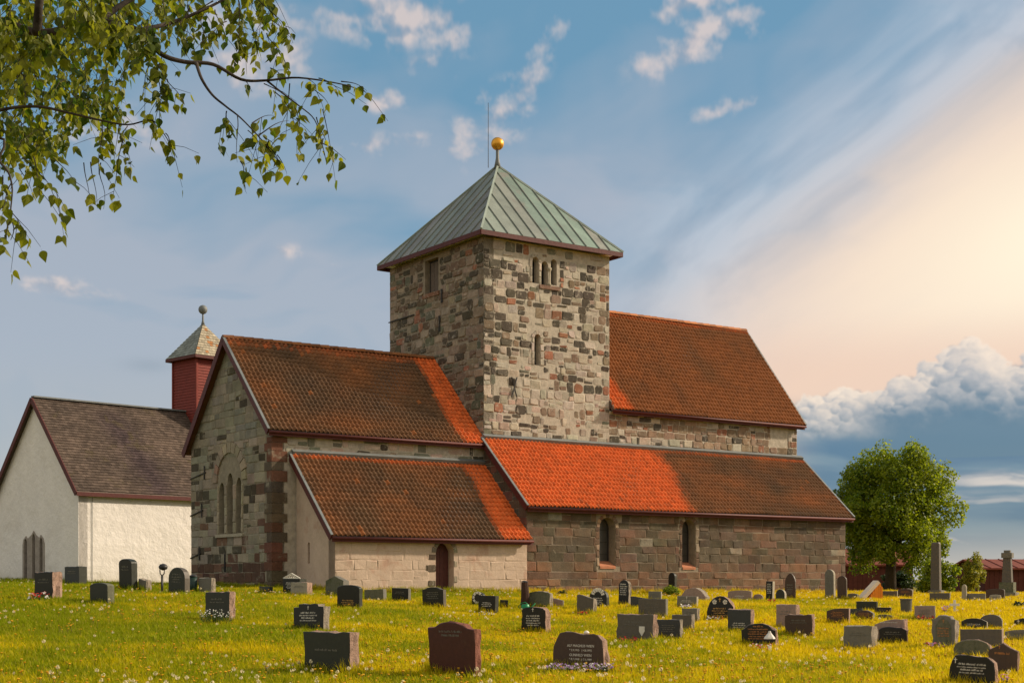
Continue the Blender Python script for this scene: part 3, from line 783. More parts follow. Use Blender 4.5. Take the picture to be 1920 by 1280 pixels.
# chancel
Z_CR, Z_CE = 9.65 + G, 5.61 + G
CV0, CV1 = 0.02, CW
f_ch = tilecol(lambda x, t: max(.97 * smooth(-.15, .15, x - (CL + .25 - 1.25 + .12 * math.sin(t * 7))), .22 * (t < .07)), 21, .06, .30)
cr = roof('chancel_roof', -CL - .25, -.02, CW / 2, Z_CR, CV0 - HO, Z_CE, f_ch, verge_e=True)
ridge(-CL - .27, -.05, CW / 2, Z_CR + .05, cr, rt)
mb = MB(); mb.add([(-CL - .25, CW / 2, Z_CR), (-.02, CW / 2, Z_CR), (-.02, CW + HO, Z_CE - .35), (-CL - .25, CW + HO, Z_CE - .35)], [(0, 1, 2, 3)], tuple(OLD)); mb.build('north_slope', M_TILE, cr)
d = Vector((0, CW / 2 + HO, Z_CE - .35 - Z_CR)).normalized()
MB().beam((-CL - .28, CW / 2, Z_CR - .02), (-CL - .28, CW + HO, Z_CE - .37), .05, .30, (0, -d.z, d.y)).build('bargeboard', M_REDWOOD, cr)
cs_ = wall('chancel_wall', [(-CL, 0), (0, 0), (0, Z_CE - .03), (-CL, Z_CE - .03)], [], FS(CV0), M_MORTAR, church)
def col_cs(s, z): return pick([(4, PALE), (2, PINK), (1.2, BROWN), (1.2, GREEN), (1.2, DARK)])
lay(courses(-CL + .55, 0, 4.4 + G, Z_CE - .05, (.24, .42), (.3, .8), .2, .03), FS(CV0), M_STONE, cs_, col_cs, (.01, .03), .2, (.006, .03), None, (), 60)
LAN = [inv_e(421, 1000, -CL) + inv_e(411, 905, -CL), inv_e(437, 1000, -CL) + inv_e(426, 887, -CL), inv_e(453, 998, -CL) + inv_e(443, 895, -CL)]
gab = [(CV0, 0), (CW, 0), (CW, Z_CE - .1), (CW / 2, Z_CR - .12), (CV0, Z_CE - .1)]
ge = wall('chancel_gable', gab, [arch(a, c, b, d, 'pointed') for a, b, c, d in LAN], FE(-CL), M_MORTAR_G, church)
GG, GB, GDK, GBR = (.22, .20, .145), (.27, .225, .165), (.07, .058, .037), (.135, .075, .048)
def col_ge(s, z):
    if z < 1.3: return pick([(2, (.09, .05, .032)), (1.5, GBR), (1, GDK), (1, GB)])
    if z < 3: return pick([(2, GB), (1, GG), (.9, GDK), (.7, GBR)])
    if z > 6.2: return pick([(6, GG), (2, (.19, .175, .14)), (.9, GDK)])
    return pick([(3, GG), (3, GB), (1.3, GDK), (.3, GBR)])
bx = (min(q[0] for q in LAN) - .16, max(q[2] for q in LAN) + .16, LAN[0][1] - .12, max(q[3] for q in LAN) + .62)
reg = [(CV0 + .0, 0.05), (CW + .02, 0.05), (CW + .02, Z_CE - .14), (CW / 2, Z_CR - .18), (CV0, Z_CE - .14)]
lay(courses(.62, CW, .05, Z_CR, (.26, .44), (.42, 1.05), .14, .012), FE(-CL), M_GABLE, ge, col_ge, (.006, .018), .07, (.008, .03), reg, [bx], 230)
for q in LAN:
    opening(q, FE(-CL), ge, 'window', M_GLASS, .30, 'pointed', .03, M_SANDST, 5)
# masonry between and round the three lancets
ls = sorted(LAN, key=lambda q: q[0]); zlo = ls[0][1]
strips = [(bx[0], ls[0][0]), (ls[0][2], ls[1][0]), (ls[1][2], ls[2][0]), (ls[2][2], bx[1])]
for s0, s1 in strips:
    z = zlo
    while z < min(ls[0][3], ls[2][3]) - .15:
        h = rng.uniform(.3, .6)
        g = stone_geo((s0 + .01, s1 - .01, z, min(z + h, min(ls[0][3], ls[2][3]) - .1)), .005, .08, .035, FE(-CL), None, .004); z += h
        if g: MB().add(g[0], g[1], pick([(1, (.30, .255, .17)), (1, GB)])).build('mullion_stone', M_GABLE, ge)
cxs = (bx[0] + bx[1]) / 2; zs = max(q[3] for q in LAN) - .35
for i in range(11):
    t0, t1 = math.pi * (i + .06) / 11, math.pi * (i + .94) / 11; ra, rb = (bx[1] - bx[0]) / 2 - .02, (bx[1] - bx[0]) / 2 + .36 + rng.uniform(-.05, .08)
    p = [(cxs + r * math.cos(t), zs + r * math.sin(t) * .95) for r, t in ((ra, t0), (rb, t0), (rb, t1), (ra, t1))]
    MB().add([FE(-CL)(*k, -.05) for k in p] + [FE(-CL)(*k, .07) for k in p], [(j, (j + 1) % 4, 4 + (j + 1) % 4, 4 + j) for j in range(4)] + [(4, 5, 6, 7)], pick([(2, GB), (1, (.25, .15, .11)), (1, (.30, .255, .17))])).build('arch_stone', M_GABLE, ge)
mb = MB(); mb.box((-CL - .09, bx[0] - .05, bx[2] - .03), (-CL + .05, bx[1] + .05, bx[2] + .09)); mb.build('window_sill', M_SANDST, ge)
# quoins of dark red-brown stone at the south-east corner
z = .05; k = 0
while z < Z_CE - .35:
    h = rng.uniform(.3, .5); h = min(h, Z_CE - .2 - z); l1, l2 = ((.62, .40) if k % 2 else (.42, .62))
    c_ = pick([(2.2, (.135, .06, .038)), (1.5, (.10, .075, .045)), (1, (.09, .07, .05)), (1.0, GB)])
    mb = MB(); mb.box((-CL - .035, CV0 - .035, z + .008), (-CL + l1, CV0 + l2, z + h - .008), c_); mb.build('quoin', M_GABLE, ge); z += h; k += 1
for px, py, wd in ((374, 890, 40), (371, 960, 34), (368, 1040, 30)):
    s, zz = inv_e(px, py, -CL); s2, z2 = inv_e(px - wd / 2, py + wd * .22, -CL); s1, z1 = inv_e(px + wd / 3, py - wd * .12, -CL); s2 = min(s2, CW - .02)
    mb = MB(); mb.tube([FE(-CL)(s2, z2, .05), FE(-CL)(s1, z1, .05)], .03, 5); mb.tube([FE(-CL)(s1 + .1, z1 - .3, .06), FE(-CL)(s1 + .1, z1 + .28, .06)], .03, 5); mb.build('wall_anchor', M_IRON, ge)
a, b = inv_e(424, 1071, -CL); c, d = inv_e(422.5, 1038, -CL)
MB().box((-CL - .02, min(a, c), b), (-CL - .036, max(a, c) + .05, d)).build('slit_window', M_DARK, ge)
# aisle (south lean-to of the nave)
Z_AT, Z_AE = 5.86 + G, 2.885 + G
f_as = tilecol(lambda x, t: max(.98 * (1 - smooth(-.4, .5, x - 8.9 - .35 * math.sin(t * 5))), .4 * (t < .05)), 41, .28, .10)
def f_aisle(i, j, x, t):
    c = f_as(i, j, x, t)
    if 2 < x < 9 and t > .72 and rng.random() < .10 * (t - .6) * 2.5: c = c * .55 + OLD * .45
    return c
ar = roof('aisle_roof', -.12, NL + .25, -.02, Z_AT, -AW - HO, Z_AE, f_aisle, top_flash=True, verge_e=True, verge_w=True)
WA = [inv_s(1124, 1061, -AW) + inv_s(1154, 970, -AW), inv_s(1279, 1063, -AW) + inv_s(1304, 974, -AW)]
aw_ = wall('aisle_wall', [(0, 0), (NL, 0), (NL, Z_AE - .02), (0, Z_AE - .02)], [arch(a, c, b, d) for a, b, c, d in WA], FS(-AW), M_MORTAR_D, church, .55)
A1, A2, A3, A4, A5 = (.100, .078, .052), (.118, .084, .058), (.085, .069, .045), (.135, .086, .058), (.17, .10, .062)
def col_aw(s, z):
    if z < 1.25: return pick([(2, A5), (1, A4), (1, A2), (.6, A1)])
    return pick([(3, A1), (2, A2), (2, A3), (1, A4), (.3, (.23, .2, .15))])
lay(courses(0, NL, .02, Z_AE - .04, (.28, .42), (.45, 1.15), .06, .006), FS(-AW), M_ASHLAR, aw_, col_aw, (.004, .010), .035, (.006, .018), [(0, 0), (NL + .01, 0), (NL + .01, Z_AE - .03), (0, Z_AE - .03)], hb(WA, .17), 240, 'ashlar_block')
for q in WA:
    w_ = opening(q, FS(-AW), aw_, 'window', M_PANE, .5, 'round', .05, M_IRON, 3)
    surround(q, FS(-AW), aw_, .17, M_ASHLAR, [(1, A4), (1, A2), (1, (.26, .2, .14))], .02)
    mb = MB(); mb.add([(q[0] + .01, -AW + .45, q[1] + .22), (q[2] - .01, -AW + .45, q[1] + .22), (q[2] - .01, -AW - .03, q[1] + .003), (q[0] + .01, -AW - .03, q[1] + .003), (q[0] + .01, -AW - .03, q[1] - .1), (q[2] - .01, -AW - .03, q[1] - .1)], [(0, 1, 2, 3), (3, 2, 5, 4)]); mb.build('window_sill', M_SILL, aw_)
ae = wall('aisle_end_wall', [(-AW, 0), (-.02, 0), (-.02, Z_AT - .15), (-AW, Z_AE - .02)], [], FE(0.0), M_MORTAR_D, church)
lay(courses(-AW, 0, 0.1, Z_AT, (.28, .42), (.4, .9), .1, .01), FE(0.0), M_ASHLAR, ae, lambda s, z: pick([(2, (.10, .075, .055)), (1, (.14, .075, .055)), (1, (.09, .085, .06))]), (.005, .012), .08, (.008, .02), [(-AW, 0), (-.04, 0), (-.04, Z_AT - .2), (-AW, Z_AE - .06)], (), 40)
mb = MB(); mb.add([(NL, -AW, 0), (NL, .0, 0), (NL, .0, Z_AT - .1), (NL, -AW, Z_AE)], [(0, 1, 2, 3)]); mb.build('aisle_end_wall', M_MORTAR_D, church)
# sacristy (south lean-to of the chancel)
Z_ST, Z_SE = 4.77 + G, 1.557 + G
SV = -SW + .03
f_sc = tilecol(lambda x, t: max(.97 * smooth(-.18, .18, x - (SL + .25 - 1.35 + .15 * math.sin(t * 6))), .5 * (t < .07)), 61, .18, .18)
sr = roof('sacristy_roof', -SL - .25, .05, CV0 - .02, Z_ST, SV - HO, Z_SE, f_sc, top_flash=True, verge_e=True)
sz = inv_s(817, 1125, SV); DO = (sz[0], -.02, inv_s(851, 1016, SV)[0], inv_s(834, 1016, SV)[1])
sw_ = wall('sacristy_wall', [(-SL, -.05), (-.03, -.05), (-.03, Z_SE - .02), (-SL, Z_SE - .02)], [arch(DO[0], DO[2], .05, DO[3])], FS(SV), M_LIMEWASH, church, .45)
DQ = (DO[0], .05, DO[2], DO[3])
dr = opening(DQ, FS(SV), sw_, 'door', M_DOOR, .42, 'round')
for k in range(4):
    s0 = DQ[0] + .03 + k * (DQ[2] - DQ[0] - .06) / 4; MB().box((s0 + .006, SV + .37, .06), (s0 + (DQ[2] - DQ[0] - .06) / 4 - .006, SV + .415, DQ[3] - .22 - abs(k - 1.5) * .05)).build('door_board', M_DOOR, dr)
surround(DQ, FS(SV), sw_, .15, M_STONE, [(2, (.28, .24, .17)), (1, (.2, .17, .13))], .03, n=7, jambs=False)
for zz, sd_ in ((.35, 0), (.9, 0), (1.35, 0), (.5, 1), (1.1, 1)):
    s0, s1 = (DQ[0] - rng.uniform(.3, .45), DQ[0] - .004) if sd_ == 0 else (DQ[2] + .004, DQ[2] + .16)
    g = stone_geo((s0, s1, zz, zz + rng.uniform(.18, .3)), .005, .1, .02, FS(SV), None, .01); MB().add(g[0], g[1], pick([(1, (.10, .075, .05)), (1, (.14, .08, .06))]) if sd_ == 0 else (.3, .25, .18)).build('jamb_stone', M_STONE, sw_)
lay(courses(-SL, -.03, .0, Z_SE - .04, (.26, .40), (.4, 1.1), .1, .02), FS(SV), M_LIMEWASH, sw_, lambda s, z: PALE, (.001, .004), .06, (.0005, .003), [(-SL, 0), (-.05, 0), (-.05, Z_SE - .03), (-SL, Z_SE - .03)], [(DO[0] - .3, DO[2] + .2, 0, DO[3] + .2)], 70, 'ashlar_block')
ES = inv_e(581, 1056, -SL) + inv_e(577, 1016, -SL)
se = wall('sacristy_end_wall', [(SV, -.05), (CV0 - .04, -.05), (CV0 - .04, Z_ST - .14), (SV, Z_SE - .05)], [arch(ES[0], ES[2], ES[1], ES[3])], FE(-SL), M_LIMEWASH, church, .3)
opening(ES, FE(-SL), se, 'window', M_DARK, .28)

# ------------------------------------------------------------------ the white church behind it
B2 = R(44.4); D2 = 72.0
p2 = at(147, HOR, D2)
wc = empty('white_church', (p2.x, p2.y, EYE - .35), math.pi / 2 - B2)
tag(wc, 'smaller whitewashed church with brown shingle roof and red wooden ridge turret', 'church')
G2 = .35; W2, LN2 = 8.75, 17.0; ZE2, ZR2 = 4.62 + G2, 9.45 + G2
LW = []
for px, y0, y1 in ((49, 1009, 1092), (64, 1000, 1092), (78, 1007, 1092)):
    a = (px - 960) / FPX; ux, uy = math.sin(B2), math.cos(B2); v = (a * p2.y - p2.x) / (-uy - a * ux)
    Y = p2.y + v * ux; LW.append((v - .17, (HOR - y1) / FPX * Y + G2, v + .17, (HOR - y0) / FPX * Y + G2))
wg = wall('gable_wall', [(0, -.2), (W2, -.2), (W2, ZE2), (W2 / 2, ZR2 - .1), (0, ZE2)], [arch(a, c, b, d, 'pointed') for a, b, c, d in LW], FE(0), M_WHITE, wc, .3)
ls = sorted(LW, key=lambda q: q[0]); zb = LW[0][1]; m_ = .17
for q in LW: opening(q, FE(0), wg, 'window', M_GLASS, .26, 'pointed', .025, M_IRON, 6)
sp_ = [(ls[0][0] - m_, zb), (ls[2][2] + m_, zb), (ls[2][2] + m_, ls[2][3] - .32), (ls[2][2] + .05, ls[2][3] - .05), (ls[2][0] + .14, ls[2][3] + .14), (ls[2][0] - .04, ls[2][3] - .02), (ls[1][2] + .05, ls[1][3] - .05), ((ls[1][0] + ls[1][2]) / 2, ls[1][3] + .16), (ls[1][0] - .05, ls[1][3] - .05), (ls[0][2] + .04, ls[0][3] - .02), (ls[0][2] - .14, ls[0][3] + .14), (ls[0][0] - .05, ls[0][3] - .05), (ls[0][0] - m_, ls[0][3] - .32)]
wall('window_surround', sp_, [arch(a + .01, c - .01, b + .01, d - .01, 'pointed') for a, b, c, d in LW], lambda s_, z_, d_=0.0: FE(0)(s_, z_, d_ + .035), M_SURR, wg, .2, .03)
mb = MB(); mb.box((0.02, 0, -.2), (LN2, .5, ZE2)); mb.box((.02, W2 - .5, -.2), (LN2, W2, ZE2)); mb.build('side_wall', M_WHITE, wc)
def shingles(name, parent, T0, E0, length, seed, along=(1, 0, 0), row=.20, wd=.24, pal=None, kindcol=None):
    T0, E0, al = Vector(T0), Vector(E0), Vector(along); dn = E0 - T0; sl = dn.length; dn.normalize(); n = al.cross(dn).normalized(); n = n if n.z > 0 else -n
    nc, nr = int(length / wd), int(sl / row); mb = MB(); f1 = vnoise(seed)
    for j in range(nr):
        for i in range(nc + 1):
            a0 = max(0, (i - .5 * (j % 2)) * wd); a1 = min(length, (i + 1 - .5 * (j % 2)) * wd)
            if a1 - a0 < .03: continue
            y0, y1 = j * row - .04, (j + 1) * row + rng.uniform(-.012, .012); lf = .035 + rng.uniform(0, .012)
            V = [T0 + al * (a0 + .004) + dn * y0 + n * .005, T0 + al * (a1 - .004) + dn * y0 + n * .005, T0 + al * (a1 - .004) + dn * y1 + n * lf, T0 + al * (a0 + .004) + dn * y1 + n * lf]
            V += [V[2] - n * .03, V[3] - n * .03]
            k = f1(a0 * .35, j * .12); c_ = kindcol(a0, j / nr, k)
            mb.add(V, [(0, 1, 2, 3), (3, 2, 4, 5)], c_)
    return mb.build(name, M_SHINGLE, parent, kind='stuff')
def ws(a, t, k):
    c_ = np.array((.055, .042, .034)) * (1 - k) + np.array((.125, .090, .068)) * k
    b_ = math.exp(-((a - 3.9 - t * 1.0) / .9) ** 2) * min(1, t * 5) * .75; c_ = c_ * (1 - b_) + np.array((.05, .034, .038)) * b_
    return tuple(c_ * rng.uniform(.75, 1.25))
nrm2 = Vector((0, -(ZR2 - ZE2), W2 / 2)).normalized()
mb = MB(); mb.add([(-.25, W2 / 2, ZR2), (LN2, W2 / 2, ZR2), (LN2, -.25, ZE2 - .27), (-.25, -.25, ZE2 - .27), (LN2, W2 + .25, ZE2 - .27), (-.25, W2 + .25, ZE2 - .27)], [(0, 1, 2, 3), (0, 1, 4, 5)])
wr = mb.build('nave_roof', M_SHUTTER, wc)
shingles('roof_slates', wr, (-.25, W2 / 2, ZR2 + .01), (-.25, -.25, ZE2 - .26), LN2 + .25, 71, kindcol=ws)
shingles('roof_slates', wr, (-.25, W2 / 2, ZR2 + .01), (-.25, W2 + .25, ZE2 - .26), LN2 + .25, 72, kindcol=ws)
for sg in (-1, 1):
    MB().beam((-.28, W2 / 2, ZR2 - .08), (-.28, W2 / 2 + sg * (W2 / 2 + .27), ZE2 - .37), .05, .26, (0, -sg * .7, .7)).build('bargeboard', M_REDWOOD, wr)
MB().beam((-.25, -.27, ZE2 - .36), (LN2, -.27, ZE2 - .36), .05, .2).build('fascia_board', M_REDWOOD, wr)
MB().beam((-.2, W2 / 2, ZR2 + .06), (LN2, W2 / 2, ZR2 + .06), .35, .08).build('ridge_capping', M_LEAD, wr)
mb = MB(); a, b = 0.12, .07
mb.tube([(.75, -.03, ZE2 - .5), (.75, -.03, .0)], .012, 5); mb.build('lightning_conductor', M_LEAD, wc)
TU, TS = 10.2, 1.2; TZ0, TZ1, TZA = ZR2 - 1.4, 12.55 + G2, 14.62 + G2
tu = MB(); tu.box((TU - TS + .03, W2 / 2 - TS + .03, TZ0), (TU + TS - .03, W2 / 2 + TS - .03, TZ1)); tu = tu.build('ridge_turret', M_REDBOARD, wc)
for z in np.arange(TZ0, TZ1 - .05, .16):
    mb = MB()
    for (xa, ya), (xb, yb) in (((-1, -1), (1, -1)), ((-1, 1), (-1, -1)), ((1, -1), (1, 1)), ((1, 1), (-1, 1))):
        n_ = ((yb - ya) / 2, -(xb - xa) / 2); P = lambda x, y, z_, o: (TU + x * TS + n_[0] * o, W2 / 2 + y * TS + n_[1] * o, z_)
        mb.add([P(xa, ya, z, .02), P(xb, yb, z, .02), P(xb, yb, z + .165, -.012), P(xa, ya, z + .165, -.012), P(xa, ya, z, -.02), P(xb, yb, z, -.02)], [(0, 1, 2, 3), (4, 5, 1, 0)])
    mb.build('weatherboard', M_REDBOARD, tu)
for x, y in ((-1, -1), (1, -1), (-1, 1), (1, 1)):
    MB().box((TU + x * TS - .06, W2 / 2 + y * TS - .06, TZ0), (TU + x * TS + .06, W2 / 2 + y * TS + .06, TZ1 - .02)).build('corner_board', M_REDBOARD, tu)
EO = TS + .3; cor = [(TU - EO, W2 / 2 - EO), (TU + EO, W2 / 2 - EO), (TU + EO, W2 / 2 + EO), (TU - EO, W2 / 2 + EO)]
tr_ = MB(); tr_.add([(x, y, TZ1) for x, y in cor] + [(TU, W2 / 2, TZA)], [(0, 1, 4), (1, 2, 4), (2, 3, 4), (3, 0, 4), (3, 2, 1, 0)], (.25, .24, .2)); tr_ = tr_.build('turret_roof', M_SHINGLE, tu)
for i in range(4):
    A_, B_, C_ = Vector((*cor[i], TZ1)), Vector((*cor[(i + 1) % 4], TZ1)), Vector((TU, W2 / 2, TZA)); mb = MB(); n_ = (B_ - A_).cross(C_ - A_).normalized(); rows = 13
    for j in range(rows):
        t0, t1 = j / rows, (j + 1.15) / rows; a0, b0 = A_.lerp(C_, t0), B_.lerp(C_, t0); a1, b1 = A_.lerp(C_, min(1, t1)), B_.lerp(C_, min(1, t1)); k = max(1, int((b0 - a0).length / .2))
        for q in range(k):
            c_ = np.array((.25, .265, .235)) if i == 3 else np.array((.37, .32, .23)); c_ = c_ * rng.uniform(.75, 1.2)
            if i == 0 and rng.random() < .15: c_ = np.array((.36, .17, .07))
            mb.add([a0.lerp(b0, q / k) + n_ * .04, a0.lerp(b0, (q + .95) / k) + n_ * .04, a1.lerp(b1, (q + .95) / k) + n_ * .008, a1.lerp(b1, q / k) + n_ * .008], [(0, 1, 2, 3)], tuple(c_))
    mb.build('roof_slates', M_SHINGLE, tr_, kind='stuff') if False else mb.build('slate_face', M_CAPSLATE, tu, kind='stuff')
    MB().beam(A_ - Vector((0, 0, .08)), B_ - Vector((0, 0, .08)), .06, .16).build('eave_board', M_REDWOOD, tu)
mb = MB(); mb.lathe([(.12, -.1), (.06, .15), (.05, .62)], 10, (TU, W2 / 2, TZA)); mb.build('finial', M_LEAD, tu, True)
mb = MB(); r_ = .26; mb.lathe([(r_ * math.sin(math.pi * i / 12) + .001, -r_ * math.cos(math.pi * i / 12)) for i in range(13)], 16, (TU, W2 / 2, TZA + .80)); mb.build('finial_ball', M_LEAD, tu, True)

# ------------------------------------------------------------------ buildings beyond the churchyard
M_BARN = surf('red barn boards', (.10, .03, .02), .85, .3, 3, .2, 20, .2)
M_BARNROOF = surf('barn roof sheets', (.19, .05, .03), .8, .3, 2, .2, 10, .2)
def barn(px0, px1, D, yr, ye, yb, label, depth=7.0, windows=()):
    a, b = at(px0, ye, D), at(px1, ye, D); w = b.x - a.x; base = EYE - (yb - HOR) / FPX * D - .6
    o = empty('red_barn', (a.x, D, base)); tag(o, label, 'barn')
    ze, zr = a.z - base, at(px0, yr, D + depth / 2).z - base
    mb = MB(); mb.add([(0, 0, 0), (0, depth, 0), (0, depth, ze), (0, depth / 2, zr), (0, 0, ze)], [(0, 1, 2, 3, 4)]); mb.add([(w, 0, 0), (w, depth, 0), (w, depth, ze), (w, depth / 2, zr), (w, 0, ze)], [(4, 3, 2, 1, 0)])
    mb.add([(0, 0, 0), (w, 0, 0), (w, 0, ze), (0, 0, ze), (0, depth, 0), (w, depth, 0), (w, depth, ze), (0, depth, ze)], [(0, 1, 2, 3), (7, 6, 5, 4)]); wl = mb.build('wall', M_BARN, o)
    n = int(w / .32)
    for i in range(n): MB().box((i * w / n + .01, -.03, .0), ((i + 1) * w / n - .01, -.004, ze - .05)).build('board', M_BARN, wl)
    mb = MB(); e = .35; k = e * (zr - ze) / (depth / 2)
    for sgn, y0 in ((1, -e), (-1, depth + e)): mb.add([(-e, y0, ze - k), (w + e, y0, ze - k), (w + e, depth / 2, zr), (-e, depth / 2, zr), (-e, y0, ze - k + .12), (w + e, y0, ze - k + .12), (w + e, depth / 2, zr + .12), (-e, depth / 2, zr + .12)], [(4, 5, 6, 7), (0, 1, 5, 4), (0, 4, 7, 3), (1, 2, 6, 5), (0, 3, 2, 1)])
    r = mb.build('roof', M_BARNROOF, o)
    for i in range(int(w / .9)): MB().beam((i * .9 + .3, -e, ze - k + .14), (i * .9 + .3, depth / 2, zr + .14), .05, .05).build('roof_rib', M_BARNROOF, r)
    return o
barn(1556, 1712, 104, 1031, 1058, 1112, 'dark red wooden barn between the church corner and the big tree')
barn(1846, 1990, 96, 1051, 1066, 1116, 'dark red wooden barn behind the tall cross pillar at the right edge')

# ------------------------------------------------------------------ foliage
def leafmat(name, ca, cb, tr=.35, tg=1.3, scale=.6):
    m = bpy.data.materials.new(name); m.use_nodes = True; t = m.node_tree; b = t.nodes['Principled BSDF']; out = t.nodes['Material Output']
    g = t.nodes.new('ShaderNodeNewGeometry'); oi = t.nodes.new('ShaderNodeObjectInfo')
    n = noise(t, g.outputs['Position'], scale, 4, .6); r = X(t, g.outputs['Random Per Island'])
    f = ((n - .5) * 1.5 + (r - .5) * .9 + (X(t, oi.outputs['Random']) - .5) * .5 + .5).clamp()
    c = mixc(t, f, ca, cb); t.links.new(c, b.inputs['Base Color']); b.inputs['Roughness'].default_value = .5; b.inputs['Specular IOR Level'].default_value = .3
    tl = t.nodes.new('ShaderNodeBsdfTranslucent'); t.links.new(scalec(t, c, tg), tl.inputs[0]); mx = t.nodes.new('ShaderNodeMixShader'); mx.inputs[0].default_value = tr
    t.links.new(b.outputs[0], mx.inputs[1]); t.links.new(tl.outputs[0], mx.inputs[2]); t.links.new(mx.outputs[0], out.inputs[0]); return m
M_BARK = surf('grey brown bark', (.055, .042, .030), .95, .4, 5, .8, 14, .1, obj=False)
M_BIRCH = surf('birch bark', (.06, .048, .040), .9, .5, 4, .5, 14, .1, stain=(.02, .016, .012), stain_amt=.6, stain_scale=5, obj=False)
M_MAPLE = leafmat('maple leaves', (.036, .090, .003), (.24, .275, .007), .52, 1.7, .55)
M_SHRUB = leafmat('yellow green shrub leaves', (.14, .16, .010), (.42, .36, .03), .5, 1.5, .9)
M_DKSHRUB = leafmat('dark evergreen leaves', (.014, .030, .006), (.045, .07, .010), .2, 1.2, 1.2)
M_BLEAF = leafmat('birch leaves', (.036, .070, .004), (.26, .26, .010), .5, 1.6, 1.5)
def leaf_cloud(pts, nrm, size, name, mat, parent, seed, kind=None):
    r = np.random.default_rng(seed); n = len(pts)
    d = r.normal(size=(n, 3)); nn = nrm + r.normal(size=(n, 3)) * .7; nn /= np.linalg.norm(nn, axis=1)[:, None]
    t = np.cross(nn, d); t /= np.linalg.norm(t, axis=1)[:, None]; b = np.cross(nn, t); s = (size * r.uniform(.6, 1.3, n))[:, None]
    V = np.stack([pts - t * s * .5, pts + b * s * .42 - nn * s * .08, pts + t * s * .62, pts - b * s * .42 - nn * s * .08], 1).reshape(-1, 3)
    F = np.arange(n * 4).reshape(-1, 4)
    return np_mesh(name, V, F, mat, parent, kind=kind)
def tree(name, base, height, crown_c, crown_r, lobes, nleaf, lsize, mat, label, trunk_r, seed, cat='tree', lobe_r=(.26, .42), zmin=-.75, shell=.55):
    r = np.random.default_rng(seed); rr = random.Random(seed); base = Vector(base); cc = Vector(crown_c)
    o = empty(name, base); tag(o, label, cat)
    L_ = []; k = 0
    while len(L_) < lobes:
        v = r.normal(size=3); v /= np.linalg.norm(v)
        if v[2] < zmin: continue
        q = rr.uniform(.42, .86); p = np.array(cc) + v * np.array(crown_r) * q
        if any(np.linalg.norm((p - m[0]) / np.array(crown_r)) < .20 for m in L_) and k < 900: k += 1; continue
        L_.append((p, rr.uniform(*lobe_r)))
    mb = MB(); top = cc + Vector((0, 0, crown_r[2] * .35))
    tp = [base + Vector((0, 0, -.2)), base.lerp(top, .25) + Vector((.05, .02, 0)), base.lerp(top, .5) + Vector((-.06, .05, 0)), base.lerp(top, .78), top]
    mb.tube([p - base for p in tp], [trunk_r * 1.35, trunk_r, trunk_r * .8, trunk_r * .45, trunk_r * .12], 9); mb.build('trunk', M_BARK, o, True)
    for p, q in L_:
        t = rr.uniform(.3, .8); s = base.lerp(top, t); e = Vector(p); m = s.lerp(e, .5) + Vector((rr.uniform(-.1, .1), rr.uniform(-.1, .1), .12)) * crown_r[0] * .5
        mb = MB(); mb.tube([s - base, s.lerp(m, .6) - base + Vector((0, 0, .05)), m.lerp(e, .5) - base, e - base], [trunk_r * .34, trunk_r * .24, trunk_r * .15, trunk_r * .05], 6)
        for _ in range(3):
            v = Vector(r.normal(size=3)).normalized(); mb.tube([m.lerp(e, .5) - base, e - base + v * q * crown_r[0] * .7], [trunk_r * .09, trunk_r * .03], 4)
        mb.build('limb', M_BARK, o, True)
    per = nleaf // lobes; P, N = [], []
    for p, q in L_:
        v = r.normal(size=(per, 3)); v /= np.linalg.norm(v, axis=1)[:, None]
        rad = shell + (1.12 - shell) * r.random(per) ** .6; wob = 1 + .22 * np.sin(v[:, 0] * 5 + p[0]) * np.sin(v[:, 1] * 6 + p[1]) + .15 * np.sin(v[:, 2] * 7)
        ex = np.array(crown_r) * q; P.append(p + v * ex * (rad * wob)[:, None]); N.append(v * [1, 1, .5] + [0, 0, .7])
    leaf_cloud(np.concatenate(P) - np.array(base), np.concatenate(N), lsize, 'crown', mat, o, seed + 5)
    return o
def tree_px(name, px, pybase, D, x0, x1, y0, y1, lobes, nleaf, lsize, mat, label, tr, seed, **kw):
    Xb = (px - 960) / FPX * D; b = Vector((Xb, D, gz(Xb, D) if D < 100 else EYE - (pybase - HOR) / FPX * D))
    a, c = at(x0, y0, D), at(x1, y1, D); cc = ((a.x + c.x) / 2, D, (a.z + c.z) / 2); rx = (c.x - a.x) / 2
    return tree(name, b, 1, cc, (rx, rx * kw.pop('deep', .9), (a.z - c.z) / 2), lobes, nleaf, lsize, mat, label, tr, seed, **kw)
tree_px('broadleaf_tree', 1668, 1112, 86, 1546, 1800, 818, 1104, 64, 56000, .145, M_MAPLE, 'tall broad leafy maple beyond the church corner, full green crown down to the barn', .30, 3, shell=.55, lobe_r=(.14, .26))
tree_px('leafy_shrub', 1826, 1125, 78, 1800, 1850, 1030, 1122, 12, 5000, .10, M_SHRUB, 'yellow-green upright shrub right of the big tree beside the barn', .06, 8, cat='shrub')
tree_px('leafy_shrub', 1765, 1122, 70, 1716, 1806, 1050, 1120, 16, 6500, .11, M_MAPLE, 'dense green shrub growing round the foot of the square stone pillar', .06, 9, cat='shrub')
tree_px('leafy_shrub', 1912, 1160, 44, 1888, 1936, 1122, 1162, 10, 4000, .05, M_DKSHRUB, 'dark green bush at the right edge behind the black cross stone', .03, 12, cat='shrub')
tree_px('clipped_bush', 1256, 1128, 56, 1239, 1275, 1100, 1129, 12, 5000, .045, M_MAPLE, 'small rounded green bush in front of the aisle wall', .03, 14, cat='bush', lobe_r=(.45, .6))
tree_px('clipped_bush', 1054, 1132, 55, 1044, 1064, 1108, 1132, 7, 2200, .04, M_DKSHRUB, 'tiny dark green bush near the corner of the sacristy', .02, 15, cat='bush', lobe_r=(.45, .6))
